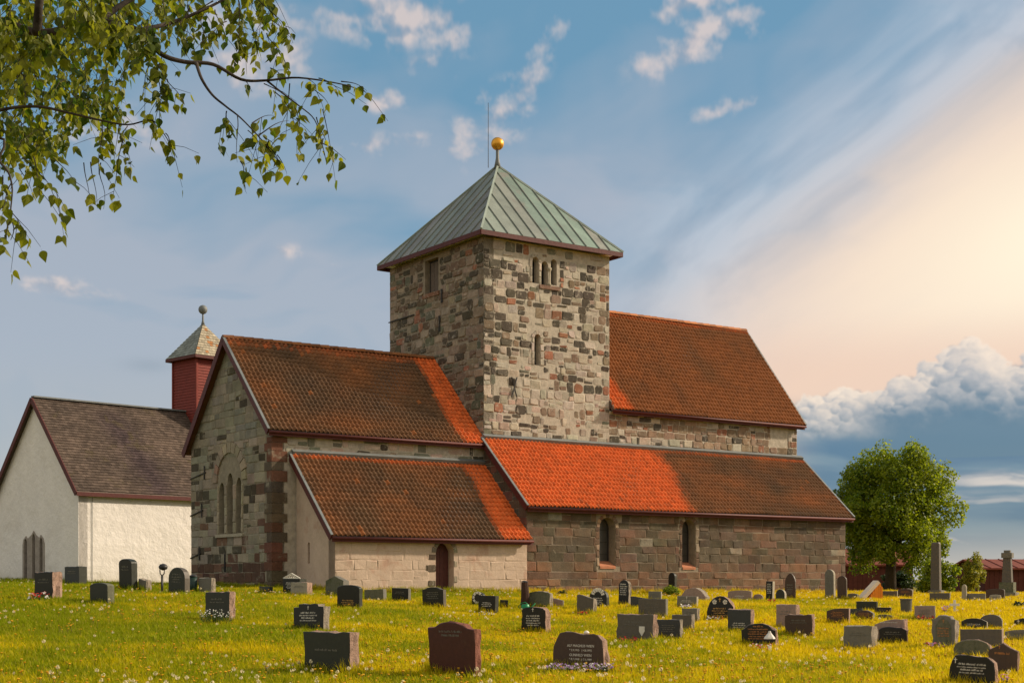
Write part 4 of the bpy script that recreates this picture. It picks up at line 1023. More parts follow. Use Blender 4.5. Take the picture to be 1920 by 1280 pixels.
tree_px('leafy_shrub', 1700, 1112, 92, 1640, 1720, 1070, 1112, 12, 4500, .13, M_DKSHRUB, 'low dark shrub at the foot of the big tree', .05, 16, cat='shrub')

# ---- birch whose branches hang into the picture
birch = empty('birch_tree', (-4.6, 6.6, gz(-4.6, 6.6)))
tag(birch, 'birch tree whose leafy drooping branches hang in at the upper left', 'tree')
BO = Vector(birch.location)
bl = lambda px, py, D=7.0: at(px, py, D) - BO
mb = MB(); mb.tube([(0, 0, -.2), (.02, .0, .8), (-.05, .05, 2.2), (.03, .1, 3.6), (.0, .12, 5.0), (.1, .1, 7.5)], [.21, .17, .15, .13, .11, .05], 12); mb.build('trunk', M_BIRCH, birch, True)
def curve(pts, k=5):
    out = []; n = len(pts)
    for i in range(n - 1):
        p0, p1, p2, p3 = pts[max(i - 1, 0)], pts[i], pts[i + 1], pts[min(i + 2, n - 1)]
        for j in range(k):
            t = j / k; out.append(.5 * ((2 * p1) + (p2 - p0) * t + (2 * p0 - 5 * p1 + 4 * p2 - p3) * t * t + (3 * p1 - p0 - 3 * p2 + p3) * t ** 3))
    return out + [pts[-1]]
br = random.Random(77)
LEAFP = []      # (position, twig direction)
def limb(pts, r0, r1, name='branch'):
    c_ = curve(pts); n = len(c_); mb = MB(); mb.tube(c_, [r0 + (r1 - r0) * (i / (n - 1)) ** .62 for i in range(n)], 7); mb.build(name, M_BIRCH, birch, True); return c_
top0 = Vector((.02, .1, 3.9))
TW = MB()
def twig(p, q, leaves, r0=.0035, sag=.12, side=True, lf0=.15):
    """a thin twig from p to q, bowed down, with leaves hung from it"""
    p, q = Vector(p), Vector(q); n = 7; pts = []
    w = Vector((br.uniform(-1, 1), br.uniform(-1, 1), 0)) * (q - p).length * .05
    for i in range(n + 1):
        t = i / n; pts.append(p.lerp(q, t) + Vector((0, 0, -1)) * sag * (q - p).length * (-math.sin(math.pi * t)) * .6 + w * math.sin(2 * math.pi * t))
    TW.tube(pts, [r0 * (1 - .75 * i / n) for i in range(n + 1)], 4)
    for k in range(leaves):
        t = lf0 + (1 - lf0) * (k + br.random() * .8) / max(1, leaves); t = min(1, t); i = min(n - 1, int(t * n)); b_ = pts[i].lerp(pts[i + 1], t * n - i)
        LEAFP.append((b_, (pts[i + 1] - pts[i]).normalized()))
    if side and leaves > 3:
        for k in range(leaves // 4):
            t = br.uniform(.2, .95); i = min(n - 1, int(t * n)); b_ = pts[i]; e_ = b_ + Vector((br.uniform(-.16, .16), br.uniform(-.14, .14), br.uniform(-.22, -.02)))
            TW.tube([b_, b_.lerp(e_, .5) + Vector((0, 0, .01)), e_], [r0 * .5, r0 * .4, r0 * .25], 3)
            for q_ in range(2): LEAFP.append((b_.lerp(e_, br.uniform(.5, 1)), (e_ - b_).normalized()))
main = limb([top0, bl(-120, 20, 6.9), bl(0, 40, 7), bl(80, 62, 7), bl(180, 42, 7), bl(262, 58, 7), bl(300, 100, 7), bl(345, 116, 7.05), bl(400, 121, 7.1), bl(452, 149, 7.15), bl(500, 151, 7.2), bl(560, 146, 7.2), bl(640, 158, 7.25), bl(684, 172, 7.3)], .030, .0018)
limb([bl(70, 60, 7), bl(72, 20, 6.95), bl(80, -60, 6.9)], .026, .018)
s2 = limb([bl(368, 119, 7.05), bl(378, 148, 7.0), bl(398, 178, 7), bl(424, 200, 6.95), bl(452, 222, 6.95), bl(490, 262, 6.9), bl(522, 302, 6.9)], .010, .002)
s3 = limb([top0 + Vector((0, 0, -.7)), bl(-90, 240, 7.3), bl(0, 207, 7.2), bl(70, 200, 7.1), bl(130, 212, 7.1), bl(190, 226, 7.1), bl(240, 234, 7.1), bl(285, 226, 7.1), bl(310, 255, 7.1), bl(332, 296, 7.1)], .013, .0015)
s4 = limb([top0 + Vector((0, 0, -.9)), bl(-80, 260, 6.6), bl(0, 305, 6.5), bl(22, 345, 6.5), bl(20, 400, 6.5), bl(26, 430, 6.5), bl(20, 450, 6.5)], .009, .0015)
s5 = limb([bl(262, 58, 7), bl(330, 40, 7.2), bl(400, 10, 7.3), bl(470, -30, 7.4)], .014, .005)
s6 = limb([bl(180, 42, 7), bl(260, -10, 7.3), bl(360, -60, 7.5), bl(520, -80, 7.6)], .02, .006)
s7 = limb([bl(500, 151, 7.2), bl(530, 175, 7.25), bl(560, 198, 7.25), bl(590, 225, 7.3), bl(604, 270, 7.3), bl(612, 305, 7.3)], .006, .0015)
J = lambda a: a + br.uniform(-6, 6)
# hanging sprays: start, end (photo pixels at their depth), number of leaves
for x0, y0, x1, y1, n, D in [
    (560, 148, 600, 160, 6, 7.2), (600, 152, 632, 170, 5, 7.25), (640, 158, 684, 170, 6, 7.3), (575, 160, 612, 205, 6, 7.25), (600, 200, 626, 340, 5, 7.3), (590, 225, 622, 300, 10, 7.3), (604, 262, 650, 300, 6, 7.3), (600, 260, 595, 292, 5, 7.3),
    (500, 152, 545, 190, 5, 7.2), (520, 170, 580, 270, 8, 7.25), (452, 150, 470, 176, 3, 7.1), (545, 180, 560, 220, 5, 7.2), (545, 160, 540, 260, 4, 7.3), (560, 200, 556, 300, 2, 7.3),
    (440, 212, 446, 300, 3, 6.95), (446, 300, 468, 368, 4, 6.95), (470, 240, 500, 285, 8, 6.9), (490, 262, 515, 275, 8, 6.9), (500, 270, 530, 320, 7, 6.9), (425, 205, 432, 262, 8, 6.95), (430, 230, 412, 240, 4, 6.95), (470, 235, 520, 215, 5, 6.95), (480, 250, 545, 225, 6, 6.9), (500, 262, 490, 310, 5, 6.9), (515, 290, 535, 330, 4, 6.9),
    (300, 100, 292, 160, 12, 7), (292, 150, 300, 190, 12, 7), (285, 120, 270, 190, 9, 7), (300, 120, 318, 168, 10, 7), (318, 150, 350, 200, 6, 7), (262, 62, 250, 110, 8, 7), (300, 190, 298, 235, 4, 7.1), (262, 80, 230, 150, 5, 7),
    (240, 234, 236, 260, 4, 7.1), (285, 226, 295, 250, 6, 7.1), (310, 250, 330, 300, 9, 7.1), (200, 228, 210, 300, 10, 7.1), (190, 228, 180, 330, 10, 7.1), (225, 235, 245, 330, 9, 7.1), (235, 260, 205, 378, 8, 7.1), (160, 300, 168, 398, 0, 7), (175, 300, 185, 385, 0, 7), (190, 300, 195, 390, 1, 7),
    (30, 310, 60, 360, 7, 6.6), (40, 300, 125, 396, 12, 6.6), (60, 300, 70, 370, 8, 6.6), (22, 345, 5, 420, 7, 6.5), (20, 390, 55, 450, 9, 6.5), (22, 410, 8, 465, 8, 6.5), (10, 330, 2, 395, 6, 6.5), (100, 300, 150, 345, 6, 6.8),
    (400, 20, 420, 80, 9, 7.3), (380, 30, 385, 90, 9, 7.3), (430, 5, 460, 70, 10, 7.3), (470, -20, 500, 50, 12, 7.4), (480, -10, 545, 80, 12, 7.4), (450, 0, 450, 95, 12, 7.35), (500, -40, 520, 60, 12, 7.5), (500, 40, 548, 78, 8, 7.4), (500, 60, 530, 130, 9, 7.4), (520, 90, 540, 140, 6, 7.4), (470, 50, 488, 110, 10, 7.4), (340, 40, 350, 85, 8, 7.2), (440, 60, 470, 100, 9, 7.3), (360, 10, 330, 70, 8, 7.2), (400, 0, 350, 50, 9, 7.3), (300, 0, 320, 60, 9, 7.2), (420, 40, 395, 75, 6, 7.3), (505, 130, 535, 148, 4, 7.4)]:
    twig(bl(J(x0), J(y0), D), bl(J(x1), J(y1), D + br.uniform(-.15, .15)), n, .0034)
for k in range(250):       # the dense mass further back at the left
    x0 = br.uniform(-60, 225); y0 = br.uniform(-60, 290); D = br.uniform(7.4, 10.5)
    if x0 > 120 and y0 > 210: continue
    dx, dy = br.uniform(-30, 30), br.uniform(25, 85)
    if y0 + dy > 300 - max(0, x0 - 120) * .4: dy = 20
    twig(bl(x0, y0, D), bl(x0 + dx, y0 + dy, D + br.uniform(-.3, .3)), br.randint(7, 13), .003)
for k in range(26):
    x0 = br.uniform(200, 500); y0 = br.uniform(-50, 20); D = br.uniform(7.3, 9.0)
    twig(bl(x0, y0, D), bl(x0 + br.uniform(-20, 35), y0 + br.uniform(30, 70), D), br.randint(7, 12), .003)
for k in range(46):
    x0 = br.uniform(-20, 290); y0 = 45 + 18 * math.sin(x0 * .03) + br.uniform(-50, 15); D = br.uniform(6.5, 6.95)
    twig(bl(x0, y0, D), bl(x0 + br.uniform(-18, 22), y0 + br.uniform(28, 62), D), br.randint(6, 10), .0025)
TW.build('twigs', M_BIRCH, birch, kind='stuff')
def birch_leaf(fold, curl):
    """toothed triangular birch leaf hanging along -z, 1 unit long"""
    out = [(0, 0), (.16, -.03), (.30, -.10), (.39, -.22), (.40, -.33), (.34, -.46), (.29, -.55), (.20, -.68), (.13, -.80), (.05, -.93), (0, -1.03)]
    V = [(0, 0, .22), (0, 0, 0)]; mid = []
    for x, z in out: mid.append((0, curl * z * z, z))
    rt_ = [(x, abs(x) * fold + curl * z * z, z) for x, z in out]; lf_ = [(-x, abs(x) * fold + curl * z * z, z) for x, z in out]
    V = mid + rt_ + lf_; n = len(out); F = []
    for i in range(n - 1):
        F += [(i, i + 1, n + i + 1, n + i), (i + 1, i, 2 * n + i, 2 * n + i + 1)]
    V += [(.008, 0, .0), (-.008, 0, 0), (0, .03, .35)]; F.append((3 * n, 3 * n + 1, 3 * n + 2)); return V, F
LM = []
for fo, cu in ((.25, .1), (.1, -.15), (.4, .2), (.0, .05), (.3, -.1)):
    V, F = birch_leaf(fo, cu); me = bpy.data.meshes.new('leaf'); me.from_pydata(V, [], F); me.materials.append(M_BLEAF); me.update(); LM.append((me, np.array(V), F))
br.shuffle(LEAFP)
near = sorted(range(len(LEAFP)), key=lambda i: LEAFP[i][0].y + (0 if LEAFP[i][0].z < 40 else 0))
def leaf_matrix(p, d):
    s = br.uniform(.032, .060); az = br.uniform(0, 2 * math.pi)
    M_ = Matrix.Translation(p) @ Matrix.Rotation(az, 4, 'Z') @ Matrix.Rotation(br.uniform(-.75, .75), 4, 'X') @ Matrix.Rotation(br.uniform(-.7, .7), 4, 'Y') @ Matrix.Diagonal((s * br.uniform(.85, 1.1), s, s, 1))
    return M_ @ Matrix.Translation((0, -.03, -.35))
def seen(p):
    w = p + BO; px = 960 + FPX * w.x / w.y; py = HOR - FPX * (w.z - EYE) / w.y
    return 0 < px < 1920 and 0 < py < 1280
near = [i for i in near if seen(LEAFP[i][0])] + [i for i in near if not seen(LEAFP[i][0])]
for i in near[:300]:
    o = bpy.data.objects.new('leaf', br.choice(LM)[0]); o.matrix_local = leaf_matrix(*LEAFP[i]); link(o, birch)
Vs, Fs, k = [], [], 0
for i in near[300:]:
    me, V, F = br.choice(LM); M_ = np.array(leaf_matrix(*LEAFP[i])); Vs.append(V @ M_[:3, :3].T + M_[:3, 3]); Fs += [tuple(k + q for q in f) for f in F]; k += len(V)
me = bpy.data.meshes.new('foliage'); me.from_pydata(np.concatenate(Vs).tolist(), [], Fs); me.materials.append(M_BLEAF); me.update()
tag(link(bpy.data.objects.new('foliage', me), birch), kind='stuff')

# ------------------------------------------------------------------ gravestones
def gmat(name, col, rough, var=.25, spec=.5, bump=.08, scale=14, fine=.25, stain=None, sa=.2):
    return surf(name, col, rough, var, scale, bump, 40, spec, fine=fine, stain=stain or tuple(q * .55 + w_ for q, w_ in zip(col, (.045, .044, .030))), stain_amt=sa if stain else .10, stain_scale=3 if stain else 5)
FACE = {
    'black': gmat('polished black granite', (.013, .012, .010), .38, .2, .28, .0), 'dark': gmat('dark green granite', (.026, .028, .019), .5, .25, .3, .03),
    'slate': gmat('blue grey slate', (.040, .042, .040), .55, .25, .3, .1), 'grey': gmat('grey granite', (.14, .13, .105), .6, .3, .3, .15, stain=(.07, .065, .04)),
    'mid': gmat('brown grey granite', (.085, .07, .052), .5, .3, .4, .1), 'brown': gmat('brown granite', (.062, .036, .024), .5, .25, .3, .06), 'red': gmat('red brown granite', (.062, .018, .011), .5, .3, .3, .1, fine=.4),
    'pale': gmat('pale limestone', (.30, .265, .20), .85, .3, .2, .3, stain=(.14, .13, .07), sa=.3), 'pink': gmat('pinkish granite', (.26, .185, .15), .7, .3, .25, .2), 'moss': gmat('mossy grey stone', (.115, .115, .075), .85, .4, .2, .3, stain=(.05, .06, .02), sa=.4)}
SIDE = {'rough': gmat('rough hewn pink granite', (.30, .20, .15), .95, .45, .15, 1.0, 10, .4, stain=(.07, .05, .04), sa=.3), 'roughgrey': gmat('rough hewn grey granite', (.26, .22, .17), .95, .4, .15, 1.0, 10, .4, stain=(.08, .07, .05), sa=.3), 'roughred': gmat('rough hewn red granite', (.20, .085, .06), .95, .4, .15, 1.0, 10, .4)}
INK = {'white': surf('white lettering', (.62, .58, .50), .7, .15, 20, 0), 'gold': surf('gilt lettering', (.52, .30, .08), .5, .2, 20, 0), 'dim': surf('worn lettering', (.16, .15, .12), .8, .2, 20, 0), 'orange': surf('copper lettering', (.42, .17, .05), .5, .2, 20, 0)}
def outline(shape, n=10):
    h = .5
    if shape == 'rect': top = [(h, 1), (-h, 1)]
    elif shape == 'round': top = [(h * math.cos(math.pi * i / n), .62 + .38 * math.sin(math.pi * i / n)) for i in range(n + 1)]
    elif shape == 'seg': top = [(h * math.cos(math.pi * i / n), .86 + .14 * math.sin(math.pi * i / n)) for i in range(n + 1)]
    elif shape == 'arch': top = [(h * math.cos(math.pi * i / n), .40 + .60 * math.sin(math.pi * i / n)) for i in range(n + 1)]
    elif shape == 'tallround': top = [(h * math.cos(math.pi * i / n), .82 + .18 * math.sin(math.pi * i / n)) for i in range(n + 1)]
    elif shape == 'gothic': top = [(h, .70), (.44, .80), (.32, .90), (.16, .97), (0, 1), (-.16, .97), (-.32, .90), (-.44, .80), (-h, .70)]
    elif shape == 'shoulder': top = [(h, .88), (.36, .90), (.26, .96), (.10, .995), (-.10, 1), (-.26, .97), (-.36, .91), (-h, .89)]
    elif shape == 'wavy': top = [(h, .985), (.36, 1), (.2, .965), (.05, .985), (-.15, .97), (-.34, .99), (-h, .965)]
    elif shape == 'slant': top = [(h, .80), (.2, .86), (-.25, .97), (-.42, 1), (-h, .98)]
    elif shape == 'lobed': top = [(h, .58), (.47, .80), (.38, .92), (.30, .95), (.1, .95), (-.1, .985), (-.26, 1), (-.36, .95), (-.44, .80), (-.485, .60)]
    elif shape == 'step': top = [(h, .90), (.33, .91), (.32, 1), (-.32, .985), (-.33, .885), (-h, .87)]
    elif shape == 'gable': top = [(h, .78), (.25, .88), (0, 1), (-.25, .88), (-h, .78)]
    elif shape == 'curl': top = [(h, .75), (.44, .80), (.30, .92), (.1, .99), (-.1, .99), (-.3, .93), (-.44, .80), (-h, .74)]
    elif shape == 'halfslant': top = [(h, 1), (.1, .98), (-.2, .93), (-h, .80)]
    return [(-h, 0), (h, 0)] + top
def stone_body(pts, t, rough, rnd):
    """outline in metres extruded to depth t with a softened front edge and broken flanks"""
    ring = []; n0 = len(pts)
    for i in range(n0):
        a, b = Vector(pts[i]), Vector(pts[(i + 1) % n0]); k = max(1, int((b - a).length / .11))
        for j in range(k): ring.append(a.lerp(b, j / k))
    n = len(ring); c = sum(ring, Vector((0, 0))) / n; mb = MB()
    layers = [(.0, .010), (.012, 0), (t * .34, 0), (t * .68, 0), (t, .012)]
    V = []; edge_j = {id(p): rnd.gauss(0, 1) * min(.010, rough * .35) for p in ring}
    for li, (y, inset) in enumerate(layers):
        for p in ring:
            d = (p - c); d = d / max(d.length, .01); q = p - d * inset
            jx, jy = (rnd.uniform(-1, 1) * rough, rnd.uniform(-1, 1) * rough) if 2 <= li and q.y > .02 else ((edge_j[id(p)] if q.y > .05 else 0), 0)
            V.append((q.x + d.x * jx * 1.2, y + jy * .5, q.y + d.y * jx * .8))
    L = len(layers); F = []
    mb.add(V, [tuple(range(n))], mi=0)
    s = []
    for li in range(L - 1):
        for i in range(n): s.append((li * n + i, li * n + (i + 1) % n, (li + 1) * n + (i + 1) % n, (li + 1) * n + i))
    s.append(tuple((L - 1) * n + n - 1 - i for i in range(n)))
    mb.f += [list(f) for f in s]; mb.c += [(1, 1, 1)] * len(s); mb.m += [0] * n + [1] * (len(s) - n)
    return mb
def letters(w, z_top, lines, lh, rnd, x0=0.0):
    """rows of small chiselled strokes, too small to read"""
    mb = MB(); z = z_top
    for frac, big in lines:
        h = lh * big; lw = w * frac; x = x0 - lw / 2; end = x0 + lw / 2
        while x < end - h * .4:
            word = rnd.randint(3, 8)
            for _ in range(word):
                if x > end - h * .4: break
                a = h * rnd.uniform(.35, .6); hh = h * rnd.choice((1, 1, .7, .75)); k = h * .16
                mb.box((x, -.004, z - h), (x + k, .001, z - h + hh))
                r_ = rnd.random()
                if r_ < .7: mb.box((x + a - k, -.004, z - h), (x + a, .001, z - h + hh * rnd.choice((1, .55))))
                if r_ < .5: mb.box((x + k, -.004, z - h + hh * .45), (x + a - k, .001, z - h + hh * .45 + k))
                if r_ > .35: mb.box((x + k, -.004, z - h + hh - k), (x + a - k, .001, z - h + hh))
                x += a + h * .18
            x += h * .45
        z -= h * 1.75
    return mb
def text_mesh(txt, size, align='CENTER'):
    cu = bpy.data.curves.new('t', 'FONT'); cu.body = txt; cu.size = size; cu.align_x = align; cu.extrude = .003; cu.resolution_u = 2
    o = bpy.data.objects.new('t', cu); COL.objects.link(o); dg = bpy.context.evaluated_depsgraph_get(); me = bpy.data.meshes.new_from_object(o.evaluated_get(dg)); bpy.data.objects.remove(o); bpy.data.curves.remove(cu)
    return me
GR = 'gravestones in the churchyard grass'
def grave(x0, x1, x2, yt, yb, shape, face, side, label, ink=None, lines=None, cross=None, theta=36, sink=.12, D=None, lean=0, motif=None, name='gravestone', lz=.78):
    rnd = random.Random(int(x0 * 13 + yb)); th = R(theta + rnd.uniform(-4, 4)); p = on_ground((x0 + x1) / 2, yb)
    if D: p = Vector((((x0 + x1) / 2 - 960) / FPX * D, D, 0)); p.z = gz(p.x, p.y)
    k = p.y / FPX; w = (x1 - x0) * k / math.cos(th); t = min(.34, max(.07, (x2 - x1) * k / math.sin(th)))
    zb = EYE - (yb - HOR) * k; h = (yb - yt) * k; sink_ = max(.08, zb - p.z + .08)
    pts = [(a * w, b * (h + 0) if b > 0 else -sink_) for a, b in outline(shape)]
    o = stone_body(pts, t, min(.028, .05 * t + .012) if side.startswith('rough') else .002, rnd).build(name, [FACE[face], SIDE.get(side) or FACE[side]])
    o.location = (p.x, p.y, zb); o.rotation_euler = (R(lean + rnd.gauss(0, 1.3)), R(rnd.gauss(0, 1.0)), -th)
    tag(o, label, 'gravestone', GR)
    if lines:
        lh = h * .055
        letters(w, h * lz, lines, lh, rnd).build('inscription', INK[ink], o)
    if cross:
        cx_, cz_, ch = cross; mb = MB(); cx_ *= w; cz_ *= h; ch *= h; mb.box((cx_ - ch * .07, -.006, cz_), (cx_ + ch * .07, .001, cz_ + ch)); mb.box((cx_ - ch * .3, -.006, cz_ + ch * .6), (cx_ - ch * .07, .001, cz_ + ch * .73)); mb.box((cx_ + ch * .07, -.006, cz_ + ch * .6), (cx_ + ch * .3, .001, cz_ + ch * .73)); mb.build('cross', INK[ink or 'white'], o)
    o['wh'] = (w, h, t)
    return o
L3 = [(.5, 1), (.6, .8), (.45, 1), (.55, .8)]; L2 = [(.5, 1.1), (.6, .8)]; L5 = [(.6, 1), (.65, .7), (.5, 1), (.6, .7), (.45, .8)]
g = grave
G_ = {}
G_[1] = g(60, 103, 116, 1072, 1127, 'rect', 'black', 'rough', 'square black stone with rough side and red and white flowers at its foot, far left', 'dim', L2)
g(117, 152, 168, 1061, 1099, 'wavy', 'slate', 'dark', 'wide blue-grey stone with wavy top in front of the white church corner', 'dim', L2)
g(164, 206, 216, 1092, 1135, 'seg', 'dark', 'moss', 'low dark grey stone with gently rounded top, below the blue-grey one', None, None)
g(220, 250, 259, 1047, 1106, 'seg', 'black', 'dark', 'tall black stone with curved top against the white church wall', 'dim', L2)
g(259, 276, 284, 1084, 1108, 'slant', 'grey', 'roughgrey', 'small grey rock beside the tall black stone at the white wall')
g(312, 349, 357, 1063, 1116, 'round', 'dark', 'mid', 'dark grey round-topped stone beside the black lamp post', 'dim', L3)
g(370, 398, 405, 1083, 1114, 'rect', 'grey', 'roughgrey', 'plain grey block at the foot of the chancel gable')
G_[2] = g(380, 433, 443, 1108, 1166, 'wavy', 'dark', 'rough', 'dark granite stone with rough pink side and white flowers, left of the middle lawn', 'dim', L2)
g(484, 506, 512, 1099, 1114, 'rect', 'slate', 'dark', 'very low dark stone in the grass below the chancel corner')
G_['fret'] = g(528, 563, 575, 1084, 1116, 'rect', 'black', 'dark', 'black stone under a white fretwork gable, beside the sacristy end wall', 'white', L5)
g(543, 577, 586, 1091, 1119, 'rect', 'pale', 'rough', 'pale beige slab overlapping the black stone with the fretwork gable', 'dim', L2)
g(608, 645, 655, 1079, 1119, 'gable', 'moss', 'grey', 'mossy gabled stone against the pale sacristy wall')
g(630, 675, 681, 1096, 1144, 'seg', 'black', 'dark', 'shiny black stone with curved top and gold writing below the sacristy corner', 'gold', [(.5, .9), (.6, .7), (.5, .8)], lz=.42)
g(682, 720, 726, 1104, 1131, 'wavy', 'moss', 'grey', 'low lichen-grey stone between two black ones by the sacristy')
g(733, 766, 771, 1102, 1131, 'rect', 'black', 'grey', 'small square black stone midway along the sacristy wall', 'dim', L2)
g(791, 832, 838, 1100, 1141, 'shoulder', 'black', 'mid', 'black stone with shouldered top before the sacristy door', 'dim', L3)
g(546, 609, 620, 1131, 1186, 'step', 'black', 'roughgrey', 'black stone with cut-in corners and pale writing, behind the big green-black one', 'white', L3, (0, .80, .13), lz=.72)
g(565, 660, 677, 1183, 1264, 'wavy', 'dark', 'rough', 'big greenish-black stone with rough pink side, nearest on the left', 'dim', [(.5, .9)], lz=.6)
g(803, 892, 905, 1166, 1272, 'shoulder', 'red', 'roughred', 'big reddish-brown stone with shouldered top, nearest in the middle', 'dim', [(.5, .7), (.4, .7)], lz=.86)
G_['ring'] = g(884, 907, 912, 1109, 1138, 'round', 'black', 'dark', 'black round-topped stone with white wreath, half hidden near the sacristy', 'white', None)
g(896, 928, 935, 1116, 1152, 'rect', 'black', 'dark', 'black square stone with three pale lines, left of the post', 'white', [(.5, 1), (.6, .8), (.5, 1)], lz=.66)
g(937, 950, 953, 1124, 1140, 'rect', 'black', 'dark', 'very low black stone by the foot of the sacristy wall', 'dim', None)
g(978, 1022, 1033, 1137, 1188, 'seg', 'black', 'rough', 'black round-shouldered stone with a small cross and rough side, in front of the post', 'white', [(.55, 1), (.6, .8), (.55, 1), (.6, .8), (.5, .8)], (0, .82, .14), lz=.70)
g(992, 1030, 1037, 1108, 1141, 'seg', 'moss', 'roughgrey', 'mossy grey stone just behind the round-shouldered black one', None)
g(1037, 1055, 1058, 1121, 1141, 'slant', 'pink', 'grey', 'small pinkish stone with sloping top near the aisle corner')
G_[3] = g(1082, 1112, 1120, 1114, 1152, 'slant', 'mid', 'roughgrey', 'brown stone with sloping top and red flowers, before the aisle wall')
G_['orn'] = g(1105, 1136, 1142, 1104, 1143, 'round', 'black', 'dark', 'black round-topped stone with white ornament beside the sloping brown one', 'white', L3, lz=.6)
G_[4] = g(1036, 1128, 1141, 1184, 1258, 'lobed', 'brown', 'rough', 'boulder-like brown stone with white names and purple flowers, nearest in the centre', None)
G_[5] = g(1158, 1222, 1233, 1151, 1209, 'rect', 'mid', 'rough', 'wide brown-grey stone with a pale shield and red flowers', 'dim', L2)
g(1232, 1273, 1281, 1161, 1204, 'rect', 'slate', 'roughgrey', 'blue-grey square stone right beside the one with the shield', 'dim', L3)
g(1262, 1296, 1304, 1152, 1202, 'rect', 'mid', 'roughgrey', 'brown-grey slab partly hidden by the blue-grey square stone', D=32)
g(1159, 1177, 1183, 1087, 1139, 'tallround', 'black', 'roughgrey', 'tall narrow black stone with white writing before the aisle wall', 'white', [(.6, .9), (.7, .7), (.6, .8), (.7, .7), (.6, .8), (.7, .7)], lz=.88)
g(1183, 1216, 1220, 1117, 1144, 'slant', 'slate', 'dark', 'dark slanting stone beside the tall narrow black one', None)
g(1216, 1238, 1241, 1108, 1130, 'rect', 'grey', 'pale', 'small grey square stone left of the round bush', 'dim', L2)
g(1198, 1246, 1252, 1122, 1160, 'rect', 'mid', 'grey', 'brown stone with four rows of writing below the round bush', 'dim', L3)
g(1253, 1264, 1269, 1073, 1116, 'tallround', 'black', 'dark', 'slender black round-topped stone rising behind the round bush')
g(1270, 1304, 1309, 1117, 1142, 'rect', 'grey', 'pale', 'pale grey stone with a cross and writing, right of the round bush', 'white', L2, (0, .78, .2), lz=.7)
g(1280, 1306, 1313, 1140, 1169, 'rect', 'grey', 'roughgrey', 'plain grey stone below the pale one with writing', 'dim', L2)
g(1275, 1320, 1332, 1101, 1170, 'curl', 'pink', 'roughgrey', 'large rough pinkish stone with rounded top before the aisle wall', D=47.5)
G_['half'] = g(1327, 1372, 1379, 1117, 1166, 'arch', 'black', 'rough', 'black half-round stone with white flowers carved at the top', 'gold', L3, (0, .78, .16), lz=.56)
g(1366, 1405, 1415, 1142, 1191, 'rect', 'slate', 'rough', 'dark grey stone with pale corner carvings, behind the gilt-lettered one', 'white', [(.5, .8), (.6, .8), (.5, .8)], lz=.5)
G_[6] = g(1394, 1450, 1458, 1168, 1219, 'curl', 'black', 'rough', 'black arched stone with gilt writing, a white lantern and red flowers', 'orange', [(.3, 1.2), (.6, 1), (.55, .8), (.6, 1), (.55, .8), (.6, .9)], lz=.93)
g(1367, 1406, 1410, 1106, 1130, 'seg', 'pink', 'pink', 'low pinkish stone set against the aisle wall', 'white', [(.4, 1.6), (.3, 1.2)], lz=.6)
g(1413, 1429, 1431, 1113, 1130, 'round', 'pink', 'pale', 'tiny pale pink round-topped stone against the aisle wall')
g(1436, 1447, 1453, 1089, 1132, 'rect', 'black', 'pale', 'tall thin black stone with white writing and a red candle at its foot', 'white', [(.6, .8)] * 6, lz=.9)
g(1455, 1470, 1476, 1104, 1130, 'round', 'dark', 'pale', 'dark stone inside a pale arched rim near the pointed one')
g(1472, 1489, 1492, 1074, 1125, 'gothic', 'brown', 'mid', 'brown pointed stone like a church window against the aisle wall', 'dim', L5, lz=.6)
g(1548, 1562, 1567, 1067, 1123, 'tallround', 'grey', 'pale', 'tall pale grey round-topped stone at the far church corner', 'dim', L5)
g(1571, 1586, 1589, 1079, 1125, 'tallround', 'brown', 'mid', 'tall brown round-topped stone at the very corner of the church')
g(1457, 1490, 1500, 1133, 1183, 'rect', 'pink', 'rough', 'pinkish pale slab half behind the dark brown wavy one', 'dim', L2)
g(1475, 1520, 1527, 1151, 1196, 'wavy', 'brown', 'rough', 'dark brown stone with wavy top in front of the pinkish slab', 'dim', L2)
g(1552, 1588, 1593, 1139, 1171, 'halfslant', 'brown', 'pink', 'brown stone with pale right edge in the right-hand lawn', 'orange', L3)
g(1605, 1634, 1641, 1143, 1166, 'curl', 'brown', 'grey', 'low rounded stone with copper-red writing beside the brown pale-edged one', 'orange', L5)
g(1591, 1614, 1618, 1140, 1160, 'wavy', 'slate', 'dark', 'low dark stone just left of the copper-lettered one')
g(1608, 1641, 1646, 1127, 1150, 'rect', 'dark', 'dark', 'greenish-black square stone below the orange panel')
g(1642, 1667, 1671, 1138, 1155, 'rect', 'black', 'mid', 'small black stone right of the greenish-black square one', 'dim', L2)
g(1644, 1672, 1676, 1151, 1166, 'curl', 'mid', 'grey', 'small low brown stone below the small black one')
g(1586, 1631, 1648, 1173, 1222, 'rect', 'grey', 'roughgrey', 'grey stone with a brown stained edge and thick rough side, right-hand lawn', 'dim', L2)
g(1644, 1690, 1701, 1160, 1212, 'halfslant', 'pink', 'rough', 'large pale pink stone behind the black wavy one', 'white', [(.6, .7)], lz=.9)
g(1651, 1695, 1700, 1175, 1213, 'seg', 'black', 'rough', 'greenish black stone with curved top in front of the pale pink one', 'dim', L2)
g(1685, 1708, 1713, 1103, 1124, 'seg', 'brown', 'roughgrey', 'brown stone just above the dark metal bin', 'orange', L2)
g(1656, 1680, 1683, 1107, 1124, 'wavy', 'mid', 'pale', 'brown stone with pale top edge beside the orange panel')
g(1590, 1606, 1611, 1112, 1126, 'seg', 'mid', 'grey', 'low brown stone between the church corner and the orange panel')
G_[7] = g(1718, 1749, 1752, 1135, 1166, 'rect', 'pink', 'grey', 'pale speckled square stone with dark red flowers, right of the metal bin', 'dim', L3)
